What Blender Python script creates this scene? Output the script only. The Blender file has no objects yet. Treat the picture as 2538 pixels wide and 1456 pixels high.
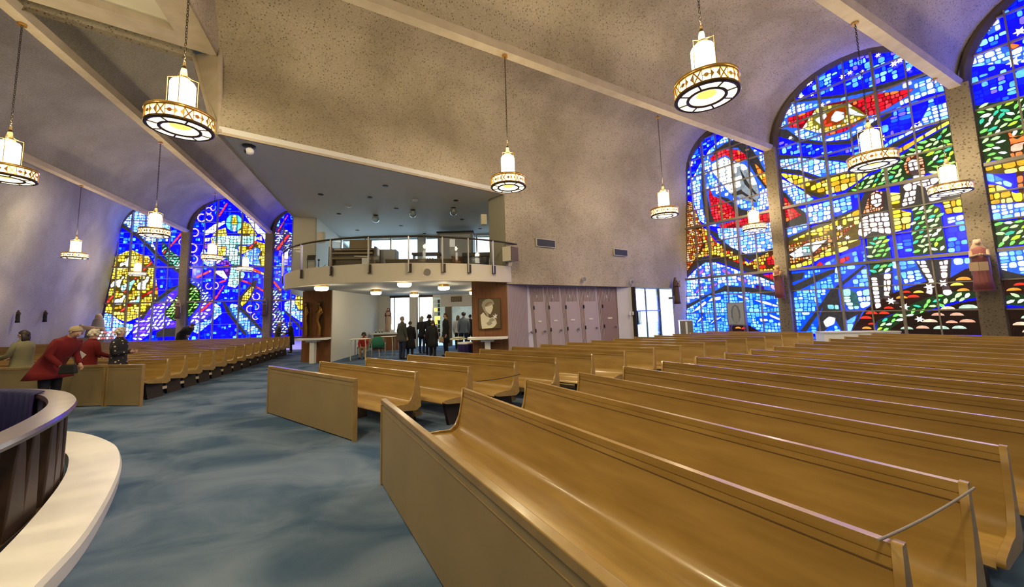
import bpy, bmesh, math, random
from mathutils import Vector, Matrix
random.seed(7)
C = bpy.context.scene
COL = C.collection
PI = math.pi
# ------------------------------------------------------------------ camera
FPX, PX, PY, CAMH = 930.0, 1269.0, 680.0, 1.7
_th = math.atan(93 / 930.); _ph = 0.0283
_F = Vector((0, math.cos(_th), math.sin(_th))); _U0 = Vector((0, -math.sin(_th), math.cos(_th))); _R0 = Vector((1, 0, 0))
_R = _R0 * math.cos(_ph) - _U0 * math.sin(_ph); _U = _R0 * math.sin(_ph) + _U0 * math.cos(_ph)
cam = bpy.data.objects.new('camera', bpy.data.cameras.new('camera')); COL.objects.link(cam)
cam.matrix_world = Matrix(((_R[0], _U[0], -_F[0], 0), (_R[1], _U[1], -_F[1], 0), (_R[2], _U[2], -_F[2], CAMH), (0, 0, 0, 1)))
cam.data.sensor_width = 36; cam.data.sensor_fit = 'HORIZONTAL'; cam.data.lens = 36 * FPX / 2538.
cam.data.shift_y = -48 / 2538.; cam.data.clip_start = .05; cam.data.clip_end = 300
C.camera = cam
# ------------------------------------------------------------------ world, exposure
w = bpy.data.worlds.new('world'); C.world = w; w.use_nodes = True
nt = w.node_tree; bg = nt.nodes['Background']
tc = nt.nodes.new('ShaderNodeTexCoord'); sp = nt.nodes.new('ShaderNodeSeparateXYZ'); cr = nt.nodes.new('ShaderNodeValToRGB')
nt.links.new(tc.outputs['Generated'], sp.inputs[0]); nt.links.new(sp.outputs['Z'], cr.inputs[0]); nt.links.new(cr.outputs[0], bg.inputs[0])
cr.color_ramp.elements[0].position = .0; cr.color_ramp.elements[0].color = (.80, .93, 1, 1)
cr.color_ramp.elements[1].position = .6; cr.color_ramp.elements[1].color = (.36, .62, .95, 1)
bg.inputs[1].default_value = 3.0
C.view_settings.view_transform = 'Standard'; C.view_settings.look = 'None'; C.view_settings.gamma = 1
C.view_settings.use_curve_mapping = False
C.view_settings.exposure = 0.65
GLASS_STRENGTH = 1.9      # daylight coming through the coloured glass
BULB = 112.0                # watts of each pendant bulb
SHADE = 7.0                # glow of the opal shades
# ------------------------------------------------------------------ materials
M = {}
def mat(name, col, rough=.6, metal=0, emit=None, es=0, spec=None, coat=0):
    m = bpy.data.materials.new(name); m.use_nodes = True
    b = m.node_tree.nodes['Principled BSDF']
    b.inputs['Base Color'].default_value = (*col, 1); b.inputs['Roughness'].default_value = rough
    b.inputs['Metallic'].default_value = metal
    if spec is not None: b.inputs['Specular IOR Level'].default_value = spec
    if coat: b.inputs['Coat Weight'].default_value = coat; b.inputs['Coat Roughness'].default_value = .12
    if emit: b.inputs['Emission Color'].default_value = (*emit, 1); b.inputs['Emission Strength'].default_value = es
    M[name] = m; return m
def noisy(name, c1, c2, scale=4, stretch=(1, 1, 1), rough=.6, detail=6, lo=.35, hi=.65, bump=0, bscale=None, metal=0, coat=0, dist=0):
    m = mat(name, c1, rough, metal, coat=coat); n = m.node_tree; b = n.nodes['Principled BSDF']
    t = n.nodes.new('ShaderNodeTexCoord'); mp = n.nodes.new('ShaderNodeMapping'); mp.inputs['Scale'].default_value = stretch
    ns = n.nodes.new('ShaderNodeTexNoise'); ns.inputs['Scale'].default_value = scale; ns.inputs['Detail'].default_value = detail
    ns.inputs['Distortion'].default_value = dist
    r = n.nodes.new('ShaderNodeValToRGB'); r.color_ramp.elements[0].position = lo; r.color_ramp.elements[0].color = (*c1, 1)
    r.color_ramp.elements[1].position = hi; r.color_ramp.elements[1].color = (*c2, 1)
    n.links.new(t.outputs['Object'], mp.inputs[0]); n.links.new(mp.outputs[0], ns.inputs[0]); n.links.new(ns.outputs['Fac'], r.inputs[0])
    n.links.new(r.outputs[0], b.inputs['Base Color'])
    if bump:
        n2 = n.nodes.new('ShaderNodeTexNoise'); n2.inputs['Scale'].default_value = bscale or scale * 4; n2.inputs['Detail'].default_value = 5
        n.links.new(t.outputs['Object'], n2.inputs[0])
        bp = n.nodes.new('ShaderNodeBump'); bp.inputs['Strength'].default_value = bump; bp.inputs['Distance'].default_value = .02
        n.links.new(n2.outputs['Fac'], bp.inputs['Height']); n.links.new(bp.outputs[0], b.inputs['Normal'])
    return m
def speckled(name, base, base2, speck, scale=16, thr=.22, rough=.85):
    m = mat(name, base, rough); n = m.node_tree; b = n.nodes['Principled BSDF']
    t = n.nodes.new('ShaderNodeTexCoord')
    v = n.nodes.new('ShaderNodeTexVoronoi'); v.inputs['Scale'].default_value = scale
    n1 = n.nodes.new('ShaderNodeTexNoise'); n1.inputs['Scale'].default_value = .5; n1.inputs['Detail'].default_value = 7
    n3 = n.nodes.new('ShaderNodeTexNoise'); n3.inputs['Scale'].default_value = 28; n3.inputs['Detail'].default_value = 3
    for q in (v, n1, n3): n.links.new(t.outputs['Object'], q.inputs['Vector'])
    r = n.nodes.new('ShaderNodeValToRGB'); r.color_ramp.elements[0].position = .4; r.color_ramp.elements[0].color = (*base, 1)
    r.color_ramp.elements[1].position = .62; r.color_ramp.elements[1].color = (*base2, 1)
    n.links.new(n1.outputs['Fac'], r.inputs[0])
    s = n.nodes.new('ShaderNodeValToRGB'); s.color_ramp.elements[0].position = thr * .7; s.color_ramp.elements[0].color = (1, 1, 1, 1)
    s.color_ramp.elements[1].position = thr * 1.5; s.color_ramp.elements[1].color = (0, 0, 0, 1)
    n.links.new(v.outputs['Distance'], s.inputs[0])
    g = n.nodes.new('ShaderNodeMath'); g.operation = 'GREATER_THAN'; g.inputs[1].default_value = .38
    sc = n.nodes.new('ShaderNodeSeparateColor'); n.links.new(v.outputs['Color'], sc.inputs[0]); n.links.new(sc.outputs[0], g.inputs[0])
    mu = n.nodes.new('ShaderNodeMath'); mu.operation = 'MULTIPLY'; n.links.new(s.outputs[0], mu.inputs[0]); n.links.new(g.outputs[0], mu.inputs[1])
    r3 = n.nodes.new('ShaderNodeMapRange'); r3.inputs[1].default_value = .3; r3.inputs[2].default_value = .7; r3.inputs[3].default_value = .8; r3.inputs[4].default_value = 1.12
    n.links.new(n3.outputs['Fac'], r3.inputs[0])
    mm = n.nodes.new('ShaderNodeVectorMath'); mm.operation = 'SCALE'; n.links.new(r.outputs[0], mm.inputs[0]); n.links.new(r3.outputs[0], mm.inputs['Scale'])
    mx = n.nodes.new('ShaderNodeMixRGB'); n.links.new(mu.outputs[0], mx.inputs[0]); n.links.new(mm.outputs[0], mx.inputs[1]); mx.inputs[2].default_value = (*speck, 1)
    n.links.new(mx.outputs[0], b.inputs['Base Color'])
    bp = n.nodes.new('ShaderNodeBump'); bp.inputs['Strength'].default_value = .35; bp.inputs['Distance'].default_value = .02; bp.invert = True
    n.links.new(mu.outputs[0], bp.inputs['Height']); n.links.new(bp.outputs[0], b.inputs['Normal'])
    return m
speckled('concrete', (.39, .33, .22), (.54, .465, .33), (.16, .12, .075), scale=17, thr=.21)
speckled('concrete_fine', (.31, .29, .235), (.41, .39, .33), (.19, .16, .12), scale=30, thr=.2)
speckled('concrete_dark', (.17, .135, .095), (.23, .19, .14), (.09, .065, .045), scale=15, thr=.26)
noisy('beam', (.46, .38, .27), (.54, .46, .34), scale=3, rough=.85)
noisy('carpet', (.05, .095, .175), (.15, .205, .30), scale=.9, stretch=(1, 1.6, 1), rough=1, detail=9, lo=.36, hi=.62, bump=.5, bscale=160, dist=.6)
M['carpet'].node_tree.nodes['Principled BSDF'].inputs['Specular IOR Level'].default_value = .1
noisy('pew_wood', (.265, .158, .038), (.36, .225, .062), scale=2.2, stretch=(1, 7, 7), rough=.34, detail=8, lo=.3, hi=.7, coat=.25)
noisy('pew_edge', (.25, .16, .05), (.32, .215, .08), scale=6, rough=.32, coat=.2)
noisy('pew_panel', (.245, .18, .08), (.29, .215, .10), scale=1.5, rough=.5)
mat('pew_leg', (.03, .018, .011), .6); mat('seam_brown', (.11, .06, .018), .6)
noisy('kneeler', (.58, .47, .26), (.66, .55, .32), scale=3, rough=.5)
noisy('walnut', (.16, .06, .018), (.23, .09, .03), scale=3, stretch=(8, 8, .6), rough=.45)
noisy('rail_wood', (.05, .028, .018), (.10, .06, .04), scale=5, stretch=(1, 1, 1), rough=.28, coat=.5)
noisy('baluster_wood', (.022, .010, .004), (.045, .02, .008), scale=4, rough=.5)
noisy('marble', (.70, .69, .66), (.80, .79, .76), scale=1.6, rough=.38, detail=10, lo=.35, hi=.6)
mat('plaster', (.62, .60, .54), .75); mat('plaster_warm', (.66, .61, .50), .8)
mat('olive_paint', (.33, .31, .23), .7)
mat('slat_light', (.43, .35, .33), .6); mat('slat_dark', (.27, .17, .12), .6); mat('slat_mid', (.33, .25, .22), .6)
mat('lilac_paint', (.60, .58, .62), .6)
mat('brass', (.80, .48, .12), .28, .9); mat('bronze', (.10, .065, .025), .45, .8); mat('iron', (.05, .04, .03), .5, .6)
mat('gold_glow', (.9, .6, .1), .4, 0, (1, .66, .10), 1.3)
mat('opal', (.9, .88, .8), .4, 0, (1, .93, .72), SHADE)
mat('opal_soft', (.9, .88, .8), .4, 0, (1, .88, .58), 1.7)
mat('steel', (.45, .42, .36), .3, .9); mat('black', (.012, .012, .013), .55); mat('dark_glass', (.01, .01, .012), .08)
mat('white', (.8, .8, .78), .5); mat('cream', (.70, .66, .52), .7); mat('navy', (.004, .003, .06), .85)
mat('purple_cloth', (.03, .015, .12), .8)
mat('organ_wood', (.11, .075, .035), .5); mat('organ_light', (.24, .17, .08), .45); mat('grey_door', (.34, .35, .33), .6)
mat('loft_grey', (.36, .36, .33), .7); mat('loft_ceiling', (.68, .67, .62), .7); mat('soffit', (.42, .43, .42), .7)
mat('skin', (.55, .33, .23), .6); mat('skin_dark', (.20, .10, .06), .6)
mat('red_coat', (.14, .003, .004), .9); mat('black_coat', (.008, .008, .010), .8); mat('grey_coat', (.07, .07, .06), .9)
mat('green_coat', (.17, .16, .09), .9); mat('blue_hoodie', (.17, .21, .28), .9); mat('light_grey', (.42, .44, .46), .9); mat('jeans', (.02, .03, .07), .9)
mat('white_hair', (.62, .56, .44), .8); mat('blond_hair', (.42, .33, .18), .8); mat('dark_hair', (.02, .012, .010), .6); mat('grey_hair', (.35, .33, .30), .8)
mat('brown_hair', (.08, .045, .02), .7); mat('tan', (.36, .25, .15), .7); mat('green_cloth', (.01, .12, .07), .85); mat('maroon', (.12, .015, .03), .6)
mat('red_shirt', (.45, .03, .02), .85); mat('statue_brown', (.085, .04, .022), .6); mat('statue_gold', (.42, .26, .08), .5); mat('statue_rose', (.23, .07, .07), .7)
mat('statue_beige', (.42, .30, .21), .7); mat('bronze_figure', (.30, .15, .03), .32, .7); mat('eye', (.02, .015, .01), .3); mat('lip', (.35, .1, .08), .5)
mat('stone_grey', (.22, .20, .18), .7); mat('candle_red', (.35, .02, .05), .4, 0, (1, .25, .2), .5)
mat('mullion', (.20, .175, .14), .5); mat('frame_dark', (.085, .06, .045), .7); mat('leaf_plant', (.03, .10, .02), .6)
# floral print coat
m = mat('floral', (.01, .01, .012), .85); n = m.node_tree; v = n.nodes.new('ShaderNodeTexVoronoi'); v.inputs['Scale'].default_value = 13
t = n.nodes.new('ShaderNodeTexCoord'); n.links.new(t.outputs['Object'], v.inputs['Vector'])
r = n.nodes.new('ShaderNodeValToRGB'); r.color_ramp.interpolation = 'CONSTANT'; r.color_ramp.elements[0].color = (.5, .42, .3, 1); r.color_ramp.elements[1].position = .22; r.color_ramp.elements[1].color = (.012, .01, .012, 1)
n.links.new(v.outputs['Distance'], r.inputs[0]); n.links.new(r.outputs[0], n.nodes['Principled BSDF'].inputs['Base Color'])
# clear glass
def clear_glass(name, tint, gl):
    m = bpy.data.materials.new(name); m.use_nodes = True; n = m.node_tree; n.nodes.remove(n.nodes['Principled BSDF'])
    tr = n.nodes.new('ShaderNodeBsdfTransparent'); tr.inputs[0].default_value = (*tint, 1); g = n.nodes.new('ShaderNodeBsdfGlossy'); g.inputs['Roughness'].default_value = .03
    fr = n.nodes.new('ShaderNodeFresnel'); fr.inputs[0].default_value = gl; mx = n.nodes.new('ShaderNodeMixShader')
    n.links.new(fr.outputs[0], mx.inputs[0]); n.links.new(tr.outputs[0], mx.inputs[1]); n.links.new(g.outputs[0], mx.inputs[2])
    n.links.new(mx.outputs[0], n.nodes['Material Output'].inputs[0]); M[name] = m
clear_glass('glass', (.86, .9, .9), 1.5)
clear_glass('window_glass', (.95, .98, 1), 1.2)
# stained glass: colour stored per face
m = mat('stained', (.1, .1, .1), .25); n = m.node_tree; b = n.nodes['Principled BSDF']
a = n.nodes.new('ShaderNodeAttribute'); a.attribute_name = 'col'
ns = n.nodes.new('ShaderNodeTexNoise'); ns.inputs['Scale'].default_value = 9; t = n.nodes.new('ShaderNodeTexCoord'); n.links.new(t.outputs['Object'], ns.inputs['Vector'])
mr = n.nodes.new('ShaderNodeMapRange'); mr.inputs[1].default_value = .3; mr.inputs[2].default_value = .7; mr.inputs[3].default_value = .75 * GLASS_STRENGTH; mr.inputs[4].default_value = 1.25 * GLASS_STRENGTH
n.links.new(ns.outputs['Fac'], mr.inputs[0]); n.links.new(mr.outputs[0], b.inputs['Emission Strength']); n.links.new(a.outputs['Color'], b.inputs['Emission Color'])
sc = n.nodes.new('ShaderNodeVectorMath'); sc.operation = 'SCALE'; sc.inputs['Scale'].default_value = .25
n.links.new(a.outputs['Color'], sc.inputs[0]); n.links.new(sc.outputs[0], b.inputs['Base Color'])
# ------------------------------------------------------------------ mesh helpers
class MB:
    def __init__(s): s.v = []; s.f = []; s.m = []; s.sm = []
    def add(s, vs, fs, mi=0, smooth=False, mx=None):
        o = len(s.v)
        s.v += [tuple(mx @ Vector(v)) if mx else tuple(v) for v in vs]
        for f in fs: s.f.append([i + o for i in f]); s.m.append(mi); s.sm.append(smooth)
        return s
    def box(s, x0, x1, y0, y1, z0, z1, mi=0, mx=None, tx=0, ty=0):
        vs = [(x0, y0, z0), (x1, y0, z0), (x1, y1, z0), (x0, y1, z0), (x0 + tx, y0 + ty, z1), (x1 - tx, y0 + ty, z1), (x1 - tx, y1 - ty, z1), (x0 + tx, y1 - ty, z1)]
        return s.add(vs, [(3, 2, 1, 0), (4, 5, 6, 7), (0, 1, 5, 4), (1, 2, 6, 5), (2, 3, 7, 6), (3, 0, 4, 7)], mi, False, mx)
    def lathe(s, prof, n=24, mi=0, mx=None, smooth=True, cap=True, c=(0, 0)):
        vs = []; fs = []
        for (r, z) in prof:
            for k in range(n): a = 2 * PI * k / n; vs.append((c[0] + r * math.cos(a), c[1] + r * math.sin(a), z))
        for i in range(len(prof) - 1):
            for k in range(n): k2 = (k + 1) % n; fs.append((i * n + k, i * n + k2, (i + 1) * n + k2, (i + 1) * n + k))
        s.add(vs, fs, mi, smooth, mx)
        if cap:
            s.add(vs[:n], [tuple(range(n))[::-1]], mi, False, mx); s.add(vs[-n:], [tuple(range(n))], mi, False, mx)
        return s
    def tube(s, pts, r, n=8, mi=0, mx=None, closed=False):
        P = [Vector(p) for p in pts]; N = len(P); vs = []; fs = []
        R = r if isinstance(r, (list, tuple)) else [r] * N
        up = None
        for i in range(N):
            a = P[(i - 1) % N] if (i > 0 or closed) else P[i]; b = P[(i + 1) % N] if (i < N - 1 or closed) else P[i]
            d = (b - a); d = d.normalized() if d.length > 1e-9 else Vector((0, 0, 1))
            if up is None: up = Vector((0, 0, 1)) if abs(d.z) < .9 else Vector((1, 0, 0))
            e = d.cross(up); e = e.normalized() if e.length > 1e-6 else Vector((1, 0, 0)); f = e.cross(d).normalized(); up = f
            for k in range(n): t = 2 * PI * k / n; vs.append(P[i] + e * R[i] * math.cos(t) + f * R[i] * math.sin(t))
        for i in range(N if closed else N - 1):
            j = (i + 1) % N
            for k in range(n): k2 = (k + 1) % n; fs.append((i * n + k, j * n + k, j * n + k2, i * n + k2))
        s.add(vs, fs, mi, n > 4, mx)
        if not closed: s.add(vs[:n], [tuple(range(n))], mi, False, mx); s.add(vs[-n:], [tuple(range(n))[::-1]], mi, False, mx)
        return s
    def prism(s, poly, h0, h1, mi=0, mx=None):   # polygon in xy extruded in z
        n = len(poly); vs = [(x, y, h0) for x, y in poly] + [(x, y, h1) for x, y in poly]
        fs = [tuple(range(n))[::-1], tuple(range(n, 2 * n))] + [(i, (i + 1) % n, n + (i + 1) % n, n + i) for i in range(n)]
        return s.add(vs, fs, mi, False, mx)
    def sphere(s, c, r, n=12, mi=0, sc=(1, 1, 1), mx=None):
        vs = [(c[0], c[1], c[2] - r * sc[2])]; m_ = n // 2
        for i in range(1, m_):
            p = PI * i / m_ - PI / 2
            for k in range(n): a = 2 * PI * k / n; vs.append((c[0] + r * sc[0] * math.cos(p) * math.cos(a), c[1] + r * sc[1] * math.cos(p) * math.sin(a), c[2] + r * sc[2] * math.sin(p)))
        vs.append((c[0], c[1], c[2] + r * sc[2])); fs = []
        for k in range(n): fs.append((0, 1 + (k + 1) % n, 1 + k))
        for i in range(m_ - 2):
            for k in range(n): a = 1 + i * n + k; b_ = 1 + i * n + (k + 1) % n; fs.append((a, b_, b_ + n, a + n))
        L = len(vs) - 1
        for k in range(n): fs.append((L, L - n + k, L - n + (k + 1) % n))
        return s.add(vs, fs, mi, True, mx)
    def mesh(s, name, mats):
        me = bpy.data.meshes.new(name); me.from_pydata(s.v, [], s.f)
        for q in (mats if isinstance(mats, (list, tuple)) else [mats]): me.materials.append(M[q] if isinstance(q, str) else q)
        me.polygons.foreach_set('material_index', s.m); me.polygons.foreach_set('use_smooth', s.sm); me.update()
        return me
    def build(s, name, mats, parent=None, bevel=0, loc=None, rz=0):
        o = bpy.data.objects.new(name, s.mesh(name, mats)); COL.objects.link(o)
        if parent: o.parent = parent
        if loc: o.location = loc
        if rz: o.rotation_euler.z = rz
        if bevel:
            b = o.modifiers.new('bevel', 'BEVEL'); b.width = bevel; b.segments = 2; b.limit_method = 'ANGLE'; b.angle_limit = .6
        return o
def tag(o, label=None, cat=None, group=None, kind=None):
    if label: o['label'] = label
    if cat: o['category'] = cat
    if group: o['group'] = group
    if kind: o['kind'] = kind
    return o
def thing(name, label, cat, loc=(0, 0, 0), rz=0, group=None):
    o = bpy.data.objects.new(name, None); COL.objects.link(o); o.location = loc; o.rotation_euler = (0, 0, rz); o.empty_display_size = .1
    return tag(o, label, cat, group)
def struct(o): o['kind'] = 'structure'; return o
def dup(root, loc=None, rz=None, label=None, group=None, name=None):
    r = root.copy(); COL.objects.link(r)
    if loc is not None: r.location = loc
    if rz is not None: r.rotation_euler = (0, 0, rz)
    if label: r['label'] = label
    if group: r['group'] = group
    for ch in list(root.children):
        c = ch.copy(); COL.objects.link(c); c.parent = r
        for g in list(ch.children): d = g.copy(); COL.objects.link(d); d.parent = c
    return r
def AZ(p, q): return math.atan2(q[0] - p[0], q[1] - p[1])
def rzaz(deg): return PI / 2 - math.radians(deg)       # local +x points along azimuth
def frame(p, deg, z=0):
    return Matrix.Translation((p[0], p[1], z)) @ Matrix.Rotation(rzaz(deg), 4, 'Z')
def lerp(a, b, t): return tuple(a[i] + (b[i] - a[i]) * t for i in range(len(a)))
ORD = ['first', 'second', 'third', 'fourth', 'fifth', 'sixth', 'seventh', 'eighth', 'ninth', 'tenth', 'eleventh', 'twelfth', 'thirteenth', 'fourteenth', 'fifteenth', 'sixteenth', 'seventeenth']
# ------------------------------------------------------------------ plan of the church (metres, measured from the view)
RP1 = (10.95, 15.05); RU = (.545, -.839); RN = (-.839, -.545)          # right window wall: first pier, direction, inward normal
LP1 = (-23.4, 26.7); LU = (.978, .208); LN = (.208, -.978)
def RQ(q, z, off=0): return (RP1[0] + RU[0] * q + RN[0] * off, RP1[1] + RU[1] * q + RN[1] * off, z)
def LQ(q, z, off=0): return (LP1[0] + LU[0] * q + LN[0] * off, LP1[1] + LU[1] * q + LN[1] * off, z)
# ceiling springing points
ZB = 8.1
A0, A1 = (-5.72, 5.38), (10.95, 15.05)
B0, B1 = (-4.16, 1.71), RQ(5.05, 0)[:2]
D0, D1 = (-2.6, -1.9), RQ(10.1, 0)[:2]
K1 = (-7.07, 8.64); K2 = (-7.75, 8.72)
W8 = RQ(-3.78, 0)[:2]; W5 = RQ(-3.98, 0)[:2]; W0 = RQ(-4.48, 0)[:2]
LC0 = (-9.95, 6.95); LC1 = LQ(5.4, 0)[:2]
LD0 = (-14.9, 4.2); LD1 = LP1
LW8 = LQ(-4.1, 0)[:2]; LW5 = LQ(-4.35, 0)[:2]; LW0 = LQ(-5.1, 0)[:2]
LI8 = LQ(9.3, 0)[:2]; LI5 = LQ(9.5, 0)[:2]
OPC = (-6.05, 7.5); OPR = (-.18, 12.09); OPL = (-8.37, 14.19)         # loft opening corners at z 5.6
# floor
b = MB(); b.add([(-40, -12, 0), (30, -12, 0), (30, 45, 0), (-40, 45, 0)], [(0, 1, 2, 3)])
b.add([(-40, -12, -.2), (30, -12, -.2), (30, 45, -.2), (-40, 45, -.2)], [(3, 2, 1, 0)])
struct(b.build('floor', 'carpet'))
# vault shells --------------------------------------------------------------
def shell(name, secs, matn, smooth=True, thick=.18):
    v = [p for s_ in secs for p in s_]; n = len(secs[0]); f = []
    for i in range(len(secs) - 1):
        for k in range(n - 1): f.append((i * n + k, i * n + k + 1, (i + 1) * n + k + 1, (i + 1) * n + k))
    bm = MB(); bm.add(v, f, 0, smooth); o = bm.build(name, matn)
    return struct(o)
def arch(pa, pb, rise, n=18, z=ZB, t0=0, t1=1):
    out = []
    for k in range(n + 1):
        a = PI * (t0 + (t1 - t0) * k / n); x = .5 - .5 * math.cos(a)
        out.append((pa[0] + (pb[0] - pa[0]) * x, pa[1] + (pb[1] - pa[1]) * x, z + rise * math.sin(a)))
    return out
NS = 14
def vault(name, a0, a1, b0, b1, r0, r1, low0=None, low1=None, zl=5.6, mid=None, matn='concrete'):
    secs = []
    for i in range(NS + 1):
        t = i / NS; pa = lerp(a0, a1, t); pb = lerp(b0, b1, t); s_ = arch(pa, pb, r0 + (r1 - r0) * t)
        if low0:
            if mid:
                pl = lerp(low0, mid[1], t / mid[0]) if t < mid[0] else lerp(mid[1], low1, (t - mid[0]) / (1 - mid[0]))
            else: pl = lerp(low0, low1, t)
            for k in range(1, 9):
                u = k / 8; e = u * u * (3 - 2 * u) * .5 + u * .5
                s_.append((pb[0] + (pl[0] - pb[0]) * e, pb[1] + (pl[1] - pb[1]) * e, ZB + (zl - ZB) * u))
        secs.append(s_)
    return shell(name, secs, matn)
vault('ceiling_bay_rear', A0, A1, K1, W8, 1.75, 1.95, OPC, W5, mid=(.415, OPR))
vault('ceiling_bay_middle', A0, A1, B0, B1, 2.0, 2.45)
vault('ceiling_bay_near', B0, B1, D0, D1, 2.0, 2.45)
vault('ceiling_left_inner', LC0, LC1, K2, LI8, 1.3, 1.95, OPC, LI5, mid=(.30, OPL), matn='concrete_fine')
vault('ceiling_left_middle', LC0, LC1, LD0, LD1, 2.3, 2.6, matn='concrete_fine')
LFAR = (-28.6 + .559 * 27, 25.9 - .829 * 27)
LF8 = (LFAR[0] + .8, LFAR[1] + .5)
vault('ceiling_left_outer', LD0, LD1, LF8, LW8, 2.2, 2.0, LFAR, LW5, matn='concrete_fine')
# beams (the light ribs between the vaults)
def rib(name, p, q, wd=.24, z0=8.02, z1=8.2, ext=.3):
    L = math.hypot(q[0] - p[0], q[1] - p[1]); az = math.degrees(AZ(p, q))
    b = MB(); b.box(-ext, L + .1, -wd / 2, wd / 2, z0, z1, ty=-.04)
    return struct(b.build(name, 'beam', loc=(p[0], p[1], 0), rz=rzaz(az)))
rib('trim_1', A0, A1); rib('trim_2', B0, B1); rib('trim_3', D0, D1); rib('trim_4', LC0, LC1); rib('trim_5', LD0, LD1, .26)
# crossing: flat raised ceiling with a wide border
KX = (-7.15, 8.72)
e1 = (LC0[0] - 6.2, LC0[1] - 4.9); e2 = (D0[0] + 1.2, D0[1] - 3.3)
b = MB()
def slab(pts, z0, z1, mi=0): b.prism(pts, z0, z1, mi)
dirL = Vector((e1[0] - KX[0], e1[1] - KX[1])).normalized(); dirR = Vector((e2[0] - KX[0], e2[1] - KX[1])).normalized()
def kp(u, v_): return (KX[0] + dirL.x * u + dirR.x * v_, KX[1] + dirL.y * u + dirR.y * v_)
b.prism([kp(0, 0), kp(16, 0), kp(16, .55), kp(.62, .55)], 8.2, 8.45)
b.prism([kp(0, 0), kp(.62, .55), kp(.62, 16), kp(0, 16)], 8.2, 8.45)
struct(b.build('trim_6', 'beam'))
b = MB(); b.prism([kp(.5, .45), kp(16, .45), kp(16, 16), kp(.5, 16)], 8.36, 8.5)
o = struct(b.build('ceiling', 'cream'))
b = MB(); b.prism([kp(1.3, 1.5), kp(5.2, 1.5), kp(5.2, 1.56), kp(1.3, 1.56)], 8.33, 8.37); x = b.build('ceiling_slot', 'iron', o)
# tympanum walls closing the vaults over the crossing edge
b = MB()
for s_ in (arch(A0, K1, 1.75), arch(A0, B0, 2.0), arch(B0, D0, 2.0), arch(LC0, K2, 1.3), arch(LC0, LD0, 2.3), arch(LD0, LF8, 2.2)):
    b.add(s_ + [(s_[-1][0], s_[-1][1], 8.2), (s_[0][0], s_[0][1], 8.2)], [tuple(range(len(s_) + 2))])
struct(b.build('wall_tympanum', 'concrete'))
# ------------------------------------------------------------------ enclosing walls
def wallpoly(name, segs, matn, z0=0, z1=5.6, th=.25):
    bb = MB()
    for p, q in segs:
        L = math.hypot(q[0] - p[0], q[1] - p[1]); bb.box(0, L, -th / 2, th / 2, z0, z1, 0, frame(p, math.degrees(AZ(p, q))))
    return struct(bb.build(name, matn))
# rear speckled wall right of the loft, z 2.65-5.6, leaning slightly
b = MB(); n = 12
for (zz0, zz1, pa, pb_, qa, qb) in ((2.6, 5.62, (-.18, 12.10), (8.62, 18.55), OPR, W5),):
    v = []
    for i in range(n + 1):
        t = i / n; lo = lerp(pa, pb_, t); hi = lerp(qa, qb, t); v += [(lo[0], lo[1], zz0), (hi[0], hi[1], zz1)]
    b.add(v, [(2 * i, 2 * i + 1, 2 * i + 3, 2 * i + 2) for i in range(n)])
    # bottom soffit lip
    b.add([(pa[0], pa[1], zz0), (pb_[0], pb_[1], zz0), (pb_[0] - .55, pb_[1] + .75, zz0), (pa[0] - .55, pa[1] + .75, zz0)], [(0, 1, 2, 3)])
struct(b.build('wall_rear', 'concrete'))
# speckled wall at right end, from the opening to the window, floor to lip
def rw(t): return lerp((-.18, 12.10), (8.62, 18.55), t)
b = MB(); p = rw(.875); q = W0
b.add([(p[0], p[1], 0), (q[0], q[1], 0), (8.62, 18.55, 2.62), (p[0], p[1], 2.62)], [(0, 1, 2, 3)])
struct(b.build('wall_rear_end', 'concrete'))
# jambs: left arm side walls
b = MB(); b.add([(LFAR[0] - .6, LFAR[1] - .4, 0), (LW0[0], LW0[1], 0), (LW5[0], LW5[1], 5.62), (LFAR[0], LFAR[1], 5.62)], [(0, 1, 2, 3)])
struct(b.build('wall_left', 'concrete_fine'))
b = MB(); b.add([(OPL[0], OPL[1], 2.6), (LI5[0], LI5[1], 2.6), (LI5[0], LI5[1], 5.62), (OPL[0], OPL[1], 5.62)], [(0, 1, 2, 3)])
b.add([(-8.2, 14.7, 0), (LI5[0] - .1, LI5[1], 0), (LI5[0], LI5[1], 2.62), (-8.2, 14.7, 2.62)], [(0, 1, 2, 3)])
struct(b.build('wall_left_inner', 'plaster_warm'))
# walls behind the camera closing the room
wallpoly('wall_back', [(LFAR, (-16, -11)), ((-16, -11), (12, -11)), ((12, -11), (D1[0] + .5, D1[1]))], 'plaster', 0, 8.6)
b = MB(); b.prism([LFAR, (-16, -11), (12, -11), D1, D0, (-8, -6), LD0], 8.25, 8.4); struct(b.build('ceiling_back', 'cream'))
# unseen cover added above the vaults to stop sky light leaking in
RO = [(-34, 24), (-12, 32), (-9.2, 20.2), (2, 20.2), (9.5, 22.5), (22, 8), (22, -12.5), (-22, -12.5)]
b = MB(); b.prism(RO, 12.0, 12.2); struct(b.build('sky_blocker_top', 'plaster'))
wallpoly('sky_blocker_edge', [(RO[i], RO[(i + 1) % 8]) for i in range(8)], 'plaster', 5.78, 12.05, .1)
# window walls above/below the glass
def sillwall(name, Q, q0, q1, z=.32):
    bb = MB(); p = Q(q0, 0); q = Q(q1, 0); L = math.hypot(q[0] - p[0], q[1] - p[1])
    bb.box(0, L, -.16, .16, 0, z, 0, frame(p, math.degrees(AZ(p, q)))); return struct(bb.build(name, 'plaster'))
sillwall('baseboard_right', RQ, -4.5, 10.4); sillwall('baseboard_left', LQ, -5.2, 9.8)
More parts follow.
